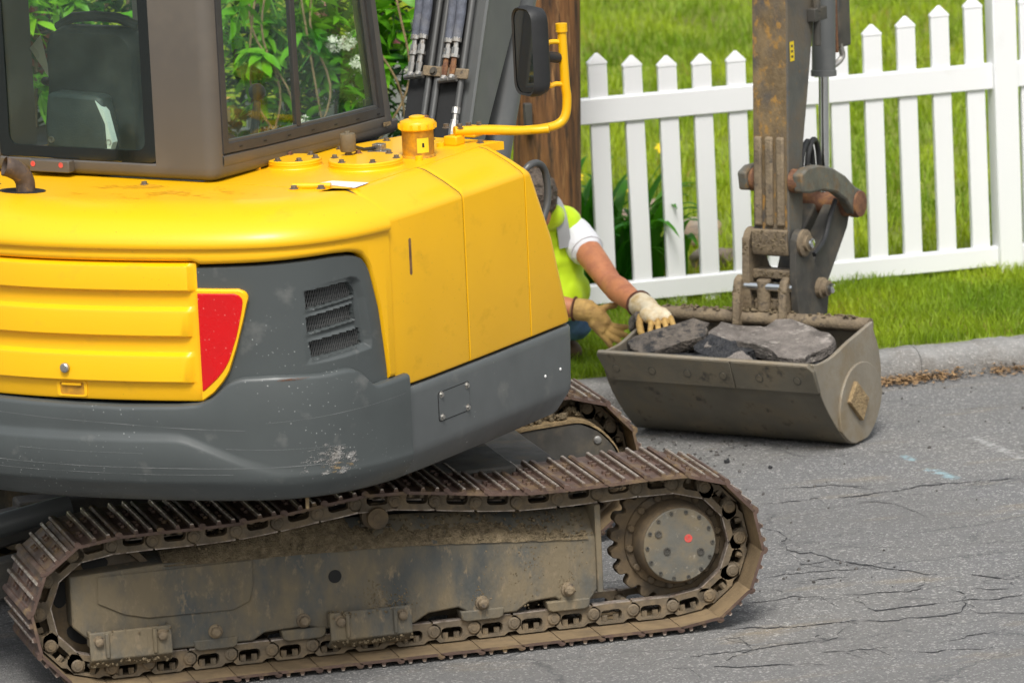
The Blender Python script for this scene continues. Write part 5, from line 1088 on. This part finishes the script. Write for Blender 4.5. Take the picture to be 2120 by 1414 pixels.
m = MB(); pA, pB = Vector((1.6025, 3.808, .605)), Vector((1.607, 3.783, .592)); m.lathe([(.060, 0), (.068, .001), (.069, .006), (.062, .008)], pA, pB-pA, 24); m.build('sleeve_hem', 'shirt_white', PE)
m = MB(); limb(m, [(1.40, 4.30, .45), (1.43, 4.10, .55), (1.445, 3.98, .635)], (.165, .165, .162)); limb(m, [(1.33, 3.93, .70), (1.45, 3.94, .70), (1.545, 3.915, .695)], (.075, .10, .076)); limb(m, [(1.40, 3.84, .735), (1.475, 3.835, .745), (1.50, 3.87, .735)], (.05, .052, .05)); limb(m, [(1.49, 3.97, .56), (1.50, 3.94, .46), (1.515, 3.91, .415)], (.15, .125, .112)); m.blob((1.58, 3.90, .43), .062, 2, .12, 5, sq=(1, .9, 1.2))
organic(m, 'safety_vest', 'vest_lime', PE, .009, 3)
def ribbon(pts, wid, up, name, mt, th=.006):
    P = [Vector(p) for p in catmull(pts, 6)]; m = MB(); u = Vector(up); rows = []
    for i, p in enumerate(P):
        t = (P[min(i+1, len(P)-1)]-P[max(0, i-1)]).normalized(); s = u.cross(t).normalized(); n = t.cross(s)
        rows.append([tuple(p-s*wid/2), tuple(p-s*wid/2+n*th), tuple(p+s*wid/2+n*th), tuple(p+s*wid/2)])
    m.grid(rows, True); return m.build(name, mt, PE)
ribbon([(1.520, 3.815, .62), (1.515, 3.818, .68), (1.510, 3.834, .740), (1.505, 3.868, .785), (1.50, 3.925, .801), (1.495, 3.985, .79)], .050, (0, -.7, .7), 'reflective_stripe', 'vest_stripe')
ribbon([(1.40, 3.80, .36), (1.52, 3.795, .345), (1.605, 3.835, .348), (1.645, 3.90, .360)], .016, (0, 0, 1), 'vest_trim', 'vest_trim')
m = MB(); limb(m, [(1.47, 4.29, .40), (1.590, 4.0, .29), (1.585, 4.22, .17)], (.115, .082, .062)); limb(m, [(1.32, 4.29, .40), (1.27, 3.98, .36), (1.27, 4.14, .17)], (.115, .080, .062)); limb(m, [(1.33, 4.30, .41), (1.47, 4.30, .41)], (.13, .13)); organic(m, 'trousers', 'jeans', PE, .010, 3)
for x in (1.585, 1.27):
    y = 4.22 if x > 1.4 else 4.13; g = lawn_z(x, y); m = MB(); limb(m, [(x, y, g+.06), (x+.005, y-.08, g+.045), (x+.01, y-.17, g+.04)], (.052, .046, .040)); organic(m, 'boot', 'boot', PE, .010, 3)
# gloved left hand on the slab: back of hand up, fingers bent over the edge
def finger(m, pts, r=.0115): limb(m, pts, [r*1.05]+[r]*(len(pts)-2)+[r*.88], 10)
HO = Vector((-.048, -.172, .044))
def sh(o_): o_.matrix_basis = Matrix.Translation(HO); WM[o_.name] = o_.matrix_basis.copy()
m = MB(); limb(m, [(1.703, 3.425, .430), (1.712, 3.370, .424)], (.050, .047)); limb(m, [(1.708, 3.37, .426), (1.722, 3.30, .418), (1.728, 3.262, .412)], (.040, .036, .032)); limb(m, [(1.690, 3.30, .414), (1.700, 3.255, .404)], (.030, .026)); limb(m, [(1.748, 3.285, .416), (1.752, 3.250, .408)], (.026, .024))
sh(organic(m, 'glove_left', 'glove_cream', PE, .005, 3))
m = MB()
for kx, tx, ln_, dz in ((1.684, 1.672, .0, .0), (1.711, 1.704, .006, .004), (1.738, 1.735, .004, .006), (1.763, 1.764, -.008, .010)):
    finger(m, [(kx, 3.265, .400+dz), (kx+.001, 3.228, .396+dz), (tx, 3.200, .372+dz-ln_*.4), (tx-.002, 3.188, .344+dz-ln_), (tx-.002, 3.190, .326+dz-ln_)], .0112)
finger(m, [(1.672, 3.32, .405), (1.655, 3.285, .385), (1.652, 3.262, .360), (1.656, 3.25, .345)], .0145)
m.blob((1.722, 3.275, .402), .026, 2, 0, sq=(1.7, .8, .7)); sh(organic(m, 'glove_fingers', 'glove_tan', PE, .0035, 1))
m = MB(); a, b = Vector((1.701, 3.443, .4325)), Vector((1.703, 3.425, .430)); m.lathe([(.046, 0), (.054, .002), (.054, .007), (.046, .010)], a, b-a, 26); sh(m.build('glove_cuff', 'cuff_brown', PE))
# right hand hanging open
m = MB(); limb(m, [(1.500, 3.592, .414), (1.530, 3.572, .410)], (.045, .044)); limb(m, [(1.532, 3.570, .408), (1.565, 3.555, .388), (1.585, 3.545, .365)], (.040, .038, .032)); limb(m, [(1.555, 3.550, .365), (1.575, 3.540, .335)], (.030, .026))
for pts in (((1.590, 3.54, .362), (1.625, 3.53, .346), (1.655, 3.525, .340), (1.672, 3.522, .340)), ((1.590, 3.535, .345), (1.625, 3.525, .325), (1.652, 3.52, .312), (1.668, 3.518, .308)), ((1.582, 3.532, .328), (1.610, 3.525, .305), (1.632, 3.52, .290), (1.642, 3.52, .283)), ((1.572, 3.532, .318), (1.590, 3.53, .295), (1.602, 3.53, .278), (1.606, 3.53, .268))): finger(m, pts, .0125)
finger(m, [(1.560, 3.56, .405), (1.590, 3.55, .418), (1.615, 3.545, .424), (1.634, 3.54, .425)], .0135)
organic(m, 'glove_right', 'glove_tan', PE, .0045, 2)
m = MB(); a, b = Vector((1.484, 3.602, .416)), Vector((1.500, 3.592, .414)); m.lathe([(.040, 0), (.049, .002), (.049, .007), (.042, .010)], a, b-a, 24); m.build('glove_cuff', 'cuff_brown', PE)

# ---------------------------------------------------------------- white picket fence
FY = 4.90
FN_ = empty('picket_fence', (2.5, FY, lawn_z(2.5, FY)), 'white vinyl picket fence with scalloped top along the lawn', 'fence')
def picket_mesh():
    m = MB(); w, d = .039, .014; zc = .045
    m.box((-w, -d, -1.06), (w, d, -zc)); 
    q = [(-w, -d, -zc), (w, -d, -zc), (w, d, -zc), (-w, d, -zc)]; q2 = [(-w-.002, -d-.002, -zc), (w+.002, -d-.002, -zc), (w+.002, d+.002, -zc), (-w-.002, d+.002, -zc)]
    q3 = [(x, y, -zc+.008) for x, y, z in q2]; tp_ = [(-.006, -.003, 0), (.006, -.003, 0), (.006, .003, 0), (-.006, .003, 0)]
    m.grid([q2, q3, tp_], True); m.add(q2, [(3, 2, 1, 0)]); m.add(tp_, [(0, 1, 2, 3)]); return m.mesh('picket', 'white_vinyl', 30)
PKM = picket_mesh()
def scal(dx): return interp(abs(dx), ((0, 1.170), (.3, 1.180), (.55, 1.217), (.8, 1.252), (.94, 1.284), (1.09, 1.308), (1.2, 1.33)))
secs = ((1.27, 3.735), (3.735, 6.2), (-1.20, 1.27), (-3.67, -1.20))
for x0, x1 in secs:
    cxx = (x0+x1)/2-.0025
    m = MB(); m.box((x0+.045, FY-.026, .922), (x1-.045, FY+.026, 1.028)); m.build('rail', 'white_vinyl', FN_, bev=.005)
    m = MB(); m.box((x0+.045, FY-.026, .172), (x1-.045, FY+.026, .254)); m.build('rail', 'white_vinyl', FN_, bev=.005)
    n = 16
    for k in range(n):
        x = x0+.1215+.1481*k
        if x > x1-.08: break
        put('picket', PKM, FN_, Matrix.Translation((x, FY+random.uniform(-.001, .001), scal(x-cxx))) @ Matrix.Rotation(random.gauss(0, .003), 4, 'Y'), bev=.0025)
for x in (-3.67, -1.20, 1.27, 3.735, 6.2):
    m = MB(); m.box((x-.051, FY-.055, -.1), (x+.051, FY+.047, 1.40)); po = m.build('post', 'white_vinyl', FN_, bev=.004)
    m = MB(); m.box((x-.06, FY-.064, 1.40), (x+.06, FY+.056, 1.42)); m.add([(x-.06, FY-.064, 1.4205), (x+.06, FY-.064, 1.4205), (x+.06, FY+.056, 1.4205), (x-.06, FY+.056, 1.4205), (x, FY-.004, 1.47)], [(0, 1, 4), (1, 2, 4), (2, 3, 4), (3, 0, 4)]); m.build('post_cap', 'white_vinyl', po)

# ---------------------------------------------------------------- utility pole
m = MB(); P = []
for z in np.linspace(0.0, 9, 120):
    cxp = 1.622+.045*(z-.6); row = []
    for k in range(40):
        t = 2*math.pi*k/40; r = (.140-.004*z)*(1+.012*noise.noise(Vector((math.cos(t)*6, math.sin(t)*6, z*.35)))-.035*max(0, noise.noise(Vector((math.cos(t)*11, math.sin(t)*11, z*.5+7)))-.25))
        row.append((cxp+r*math.cos(t), 4.45+r*math.sin(t), z))
    P.append(row)
m.grid(P, True); pole = m.build('utility_pole', 'pole_wood', label='brown weathered wooden utility pole at the end of the fence', cat='pole', smooth=60)
m = MB(); m.box((1.515, 4.31, 1.02), (1.545, 4.345, 1.12)); m.build('pole_tag', 'dark_steel', pole, bev=.003)

# ---------------------------------------------------------------- plants
def leaf(m, base, d, up, L, Wd, droop=.2, curl=.25):
    d = Vector(d).normalized(); up = Vector(up); s = d.cross(up)
    if s.length < 1e-3: s = d.orthogonal()
    s.normalize(); n = s.cross(d).normalized(); b = Vector(base)
    c = [b+d*(L*t)-n*(droop*L*t*t) for t in (0, .2, .45, .72, 1)]; ws = (.35*.0, .62, 1.0, .72, 0)
    vs = [c[0]]; 
    for i in (1, 2, 3): vs += [c[i]-s*Wd*ws[i]/2+n*Wd*curl*.5, c[i], c[i]+s*Wd*ws[i]/2+n*Wd*curl*.5]
    vs.append(c[4])
    m.add(vs, [(0, 2, 1), (0, 3, 2), (1, 2, 5, 4), (2, 3, 6, 5), (4, 5, 8, 7), (5, 6, 9, 8), (7, 8, 10), (8, 9, 10)])
def sprig_mesh(name, mt, seed, n=9, L=.105, Wd=.040):
    rs = random.Random(seed); m = MB()
    for k in range(n):
        t = 2.4*k+rs.uniform(-.3, .3); e = rs.uniform(-.35, .55); l = L*rs.uniform(.7, 1.2)
        leaf(m, (0, 0, -.05*k/n), (math.cos(t)*math.cos(e), math.sin(t)*math.cos(e), math.sin(e)), (0, 0, 1), l, Wd*rs.uniform(.8, 1.15), rs.uniform(.1, .5), rs.uniform(.1, .4))
    m.tube([(0, 0, .0), (0, .005, -.07), (.01, .01, -.16)], .003, 5); return m.mesh(name, mt, 180, recalc=False)
SPB = [sprig_mesh('leaf_sprig', 'leaf_bright', k, 7+k % 4, .098+.012*(k % 3)) for k in range(5)]
SPM = [sprig_mesh('leaf_sprig', 'leaf_mid', 20+k, 8, .085) for k in range(3)]
def blossom(name, mt, seed, r=.035, n=46):
    rs = random.Random(seed); m = MB()
    for k in range(n):
        u = Vector((rs.gauss(0, 1), rs.gauss(0, 1), rs.gauss(0, .8))).normalized(); p = u*r*rs.uniform(.55, 1.1); a = u.orthogonal().normalized(); b = u.cross(a); q = .009*rs.uniform(.7, 1.3)
        for j in range(4):
            t = math.pi/2*j; e = a*math.cos(t)+b*math.sin(t); f = a*math.cos(t+.8)+b*math.sin(t+.8); m.add([p, p+e*q+u*.002, p+(e+f)*q*.8+u*.004, p+f*q+u*.002], [(0, 1, 2, 3)])
    return m.mesh(name, mt, None, recalc=False)
BLW = [blossom('flower_cluster', 'petal_white', k) for k in range(3)]; BLP = [blossom('flower_cluster', 'petal_pink', 30+k, .032, 40) for k in range(2)]
def rotm(rs, tilt=.6): return Matrix.Rotation(rs.uniform(0, 6.28), 4, 'Z') @ Matrix.Rotation(rs.gauss(0, tilt), 4, 'X') @ Matrix.Rotation(rs.gauss(0, tilt), 4, 'Y')
def shrub(name, x0, x1, y0, y1, zt, nspr, ndark, label, seed, blooms=None, nb=0, zr=(.7, 1.75), dens='leaf_dark'):
    rs = random.Random(seed); cx_ = (x0+x1)/2; cy_ = (y0+y1)/2; E_ = empty(name, (cx_, cy_, lawn_z(cx_, cy_)), label, 'shrub')
    m = MB()
    for k in range(9):
        a = (cx_+rs.uniform(-.15, .15)*(x1-x0), cy_+.05, lawn_z(cx_, cy_)-.03); b = (rs.uniform(x0, x1), rs.uniform(y0, y1), zt*rs.uniform(.7, 1)); mid = ((a[0]*.5+b[0]*.5)+rs.uniform(-.1, .1), (a[1]+b[1])/2, b[2]*.5)
        m.tube([tuple(p) for p in catmull([a, mid, b], 5)], [.014-.0008*i for i in range(11)], 7)
    m.build('stem', 'bark', E_)
    m = MB(); m2 = MB()
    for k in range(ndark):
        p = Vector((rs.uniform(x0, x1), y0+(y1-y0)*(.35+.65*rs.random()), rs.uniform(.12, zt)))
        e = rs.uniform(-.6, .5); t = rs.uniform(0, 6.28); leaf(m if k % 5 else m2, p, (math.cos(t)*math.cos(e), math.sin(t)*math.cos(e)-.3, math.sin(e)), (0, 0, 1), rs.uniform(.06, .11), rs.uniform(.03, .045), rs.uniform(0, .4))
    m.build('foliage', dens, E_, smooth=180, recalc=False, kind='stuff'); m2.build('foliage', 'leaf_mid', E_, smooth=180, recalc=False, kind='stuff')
    cl = [(rs.uniform(x0, x1), rs.uniform(y0, (y0+y1)/2), rs.uniform(*zr)) for _ in range(max(4, nspr//7))]
    for k in range(nspr):
        c_ = rs.choice(cl); p = (min(x1, max(x0, rs.gauss(c_[0], .07))), c_[1]+rs.uniform(-.04, .08), rs.gauss(c_[2], .08))
        put('leaf_sprig', rs.choice(SPB if k % 4 else SPM), E_, Matrix.Translation(p) @ rotm(rs, .5) @ Matrix.Scale(rs.uniform(.75, 1.15), 4))
    for k in range(nb):
        p = (rs.uniform(x0, x1), rs.uniform(y0-.02, y0+.1), rs.uniform(*zr)); put('flower_cluster', rs.choice(blooms), E_, Matrix.Translation(p) @ rotm(rs))
    return E_
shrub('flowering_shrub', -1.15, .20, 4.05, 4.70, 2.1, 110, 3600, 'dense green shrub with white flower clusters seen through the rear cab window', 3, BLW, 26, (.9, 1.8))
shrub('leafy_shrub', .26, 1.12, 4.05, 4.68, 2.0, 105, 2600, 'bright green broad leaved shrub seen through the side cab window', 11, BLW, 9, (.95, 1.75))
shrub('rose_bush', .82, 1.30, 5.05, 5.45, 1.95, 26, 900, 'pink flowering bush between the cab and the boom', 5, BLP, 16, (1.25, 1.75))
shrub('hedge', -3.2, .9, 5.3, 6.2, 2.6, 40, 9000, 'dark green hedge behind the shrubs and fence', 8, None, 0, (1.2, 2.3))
# pale bare twigs of the leafy shrub
rs = random.Random(4); m = MB()
for k in range(8):
    x = rs.uniform(.35, 1.0); m.tube([tuple(p) for p in catmull([(x, 4.10, 1.9), (x+rs.uniform(-.12, .12), 4.06, 1.55), (x+rs.uniform(-.15, .15), 4.08, 1.25), (x+rs.uniform(-.2, .2), 4.2, .9)], 6)], .0045, 6)
o = m.build('twigs', 'tan_crust', bpy.data.objects['leafy_shrub'])
# brick pillar
BP = empty('brick_pillar', (-.42, 5.15, .15), 'dark red brick pillar glimpsed through the rear cab window', 'pillar')
m = MB(); m.box((-.64, 4.955, .05), (-.205, 5.385, 2.6)); m.build('mortar_core', 'mortar', BP)
bm_ = MB(); bm_.box((-.1, -.05, -.032), (.1, .05, .032)); bme = bm_.mesh('brick', 'brick', 30)
for r in range(33):
    for k in range(2):
        x = -.64+.109+.215*k+(.0 if r % 2 else .004); put('brick', bme, BP, Matrix.Translation((x, 5.0, .10+.0745*r)), bev=.003)

# day lily clump with strap leaves behind and through the fence
DL = empty('day_lily', (2.12, 5.22, lawn_z(2.12, 5.22)), 'clump of long strap leaves poking through the fence beside the pole', 'plant')
def strap_mesh(seed):
    rs = random.Random(seed); L = rs.uniform(.45, .75); Wd = rs.uniform(.022, .034); m = MB(); P = []; bend = rs.uniform(.5, 1.25)
    for i in range(13):
        t = i/12; r = L*math.sin(bend*t)/bend*1.0 if False else L*(t*.75-.05*t*t)*(.35+.65*t)*bend*.8; z = L*(t*1.05-(.55*bend)*t*t*t); wd = Wd*(1-t)**.5*(.6+.4*min(1, t*5))
        P.append([(r, -wd, z+wd*.35), (r, 0, z), (r, wd, z+wd*.35)])
    m.grid(P); return m.mesh('strap_leaf', 'leaf_lily', 180, recalc=False)
STR = [strap_mesh(k) for k in range(7)]
for k in range(95):
    a = rs.uniform(0, 6.28) if k > 34 else rs.gauss(-1.2, .7); p = (2.12+rs.gauss(0, .13), 5.22+rs.uniform(-.1, .16), .14)
    put('strap_leaf', rs.choice(STR), DL, Matrix.Translation(p) @ Matrix.Rotation(a, 4, 'Z') @ Matrix.Rotation(rs.gauss(0, .1), 4, 'X') @ Matrix.Scale(rs.uniform(.7, 1.05), 4))
# rocks behind the fence
desc = ['grey rock lying nearest the bottom rail', 'tan rock at the right of the rock pile', 'pale rock leaning at the top of the pile', 'brown rock in the middle of the pile', 'small grey rock left of the pile', 'flat dark rock behind the pile']
for k, (x, y, r) in enumerate(((2.62, 5.45, .075), (2.74, 6.05, .075), (2.63, 6.35, .09), (2.60, 5.85, .08), (2.38, 5.7, .07), (2.46, 6.25, .085))):
    m = MB(); m.blob((0, 0, 0), r, 3, .22, 1.6, k+2, (1.25, .9, .72)); m.build('rock', 'rock', None, Matrix.Translation((x, y, lawn_z(x, y)+r*.35)), smooth=45, label=desc[k]+' beyond the white fence', cat='rock', group='rocks behind the fence')

# ---------------------------------------------------------------- grass, litter, crumbs
def blades(name, n, xr, yr, h, wd, mt, label, dens=None, cat='grass'):
    x = rng.uniform(*xr, n); y = rng.uniform(*yr, n); 
    if dens: keep = np.array([dens(a, b) for a, b in zip(x, y)]); x = x[keep]; y = y[keep]; n = len(x)
    z = np.array([lawn_z(a, b) for a, b in zip(x, y)])-.004
    cl = np.array([.65+.7*(.5+.5*noise.noise(Vector((a*3.1, b*3.1, 2)))) for a, b in zip(x, y)])
    hh = h*rng.uniform(.5, 1.25, n)*cl; t = rng.uniform(0, 2*np.pi, n); ln_ = rng.uniform(.15, .75, n)*hh; t2 = rng.uniform(0, 2*np.pi, n); w_ = wd*rng.uniform(.6, 1.3, n)
    bx, by = np.cos(t2)*w_/2, np.sin(t2)*w_/2; dx, dy = np.cos(t)*ln_, np.sin(t)*ln_
    v = np.zeros((n, 5, 3)); v[:, 0] = np.stack([x-bx, y-by, z], 1); v[:, 1] = np.stack([x+bx, y+by, z], 1)
    v[:, 2] = np.stack([x+dx*.35+bx*.8, y+dy*.35+by*.8, z+hh*.6], 1); v[:, 3] = np.stack([x+dx*.35-bx*.8, y+dy*.35-by*.8, z+hh*.6], 1); v[:, 4] = np.stack([x+dx, y+dy, z+hh*.95], 1)
    me = bpy.data.meshes.new(name); me.vertices.add(n*5); me.vertices.foreach_set('co', v.ravel()); b = np.arange(n)*5
    lp_ = np.stack([b, b+1, b+2, b+3, b+3, b+2, b+4], 1).ravel(); me.loops.add(n*7); me.loops.foreach_set('vertex_index', lp_)
    st_ = np.stack([np.arange(n)*7, np.arange(n)*7+4], 1).ravel(); me.polygons.add(n*2); me.polygons.foreach_set('loop_start', st_); me.polygons.foreach_set('loop_total', np.tile([4, 3], n))
    me.materials.append(MATS[mt]); me.update(calc_edges=True); me.validate(); return put(name, me, label=label, cat=cat, kind='stuff')
blades('grass', 62000, (.6, 4.6), (3.74, 5.3), .052, .0045, 'grass_blade', 'short green grass strip between the kerb and the fence')
blades('grass', 110000, (1.2, 9.5), (5.3, 14), .075, .0075, 'grass_blade', 'green lawn grass rising behind the white fence')
blades('dry_grass', 5000, (1.0, 4.4), (3.74, 5.2), .035, .004, 'grass_dry', 'straw coloured dead grass mixed in the verge', lambda a, b: noise.noise(Vector((a*2.3, b*2.3, 9))) > .02)
blades('dry_grass', 9000, (1.5, 9.0), (5.3, 14), .06, .006, 'grass_dry', 'pale dry blades scattered in the far lawn', lambda a, b: noise.noise(Vector((a*1.1, b*1.1, 4))) > .05)
# dandelions
fl = [(3.706, 10.85, 'by the fence top near the pole'), (4.398, 11.9, 'highest of the left pair of yellow blooms'), (4.559, 11.83, 'in the brightest yellow patch'), (4.60, 11.6, 'just below the brightest yellow patch'), (4.238, 11.05, 'below the left pair'), (4.413, 10.99, 'above the fifth picket from the pole'), (5.445, 11.63, 'above the scallop right of the stick'), (3.906, 11.95, 'beside the pole near the top edge'), (2.42, 6.9, 'seen between pickets above the strap leaves'), (2.56, 6.6, 'seen between the third and fourth pickets'), (2.60, 6.65, 'right of its twin between the pickets'), (2.95, 7.3, 'seen just left of the stick')]
fm = MB()
for k in range(22):
    t = 2.4*k; r = .022*(k/22)**.5; fm.add([(r*math.cos(t)*.4, r*math.sin(t)*.4, .006), (r*math.cos(t)-.004*math.sin(t), r*math.sin(t)+.004*math.cos(t), .010-.2*r), (r*1.25*math.cos(t), r*1.25*math.sin(t), .009-.3*r), (r*math.cos(t)+.004*math.sin(t), r*math.sin(t)-.004*math.cos(t), .010-.2*r)], [(0, 1, 2, 3)])
fme = fm.mesh('bloom', 'petal_yellow', None, recalc=False); sm = MB(); sm.tube([(0, 0, -.09), (0, 0, .006)], .002, 5); sme = sm.mesh('stalk', 'leaf_mid', None)
for x, y, t in fl:
    z = lawn_z(x, y)+.085; E_ = empty('dandelion', (x, y, lawn_z(x, y)), 'yellow dandelion '+t, 'flower', 'dandelions in the lawn'); W = Matrix.Translation((x, y, z)) @ Matrix.Rotation(.5, 4, 'X')
    put('bloom', fme, E_, W @ Matrix.Scale(1.7, 4)); put('stalk', sme, E_, Matrix.Translation((x, y, z)))
# leaf litter in the gutter
m = MB()
for k in range(1900):
    x = rs.choice((rs.uniform(2.3, 5.0), rs.gauss(2.80, .10), rs.uniform(2.95, 3.6))); y = 3.595-abs(rs.gauss(0, .045)); 
    if noise.noise(Vector((x*4, 1, 3))) < -.30 and rs.random() < .8: continue
    z = .004+.03*rs.random()**2*max(0, (y-3.5)/.1); l = rs.uniform(.004, .015); t = rs.uniform(0, 6.28); a = Vector((math.cos(t), math.sin(t), rs.uniform(-.3, .3)))*l; b = Vector((-math.sin(t), math.cos(t), rs.uniform(-.4, .4)))*l*rs.uniform(.25, .6); p = Vector((x, y, z+.006))
    m.add([p-a, p+b, p+a*1.1, p-b], [(0, 1, 2, 3)])
m.build('leaf_litter', 'litter', smooth=None, recalc=False, label='dry brown leaf litter lying in the gutter', cat='litter', kind='stuff')
m = MB()
for k in range(420):
    x = rs.choice((rs.gauss(1.42, .22), rs.uniform(.9, 4), rs.gauss(1.5, .15))); y = rs.choice((rs.gauss(2.72, .22), rs.uniform(.2, 3.5), 3.5-abs(rs.gauss(0, .2)))); m.blob((x, y, .002), rs.uniform(.002, .008), 1, .4, 2, k)
m.build('gravel', 'crumb', label='loose gravel and crumbs scattered on the road', cat='gravel', kind='stuff')
for k, (x, y, r, t) in enumerate(((1.739, 2.47, .011, 'larger of the two dark asphalt crumbs in front of the bucket'), (1.854, 2.30, .008, 'smaller dark asphalt crumb nearer the camera than its twin'))):
    m = MB(); m.blob((0, 0, 0), r, 2, .35, 2, k); m.build('asphalt_crumb', 'asphalt_black', None, Matrix.Translation((x, y, r*.6)), label=t, cat='crumb')
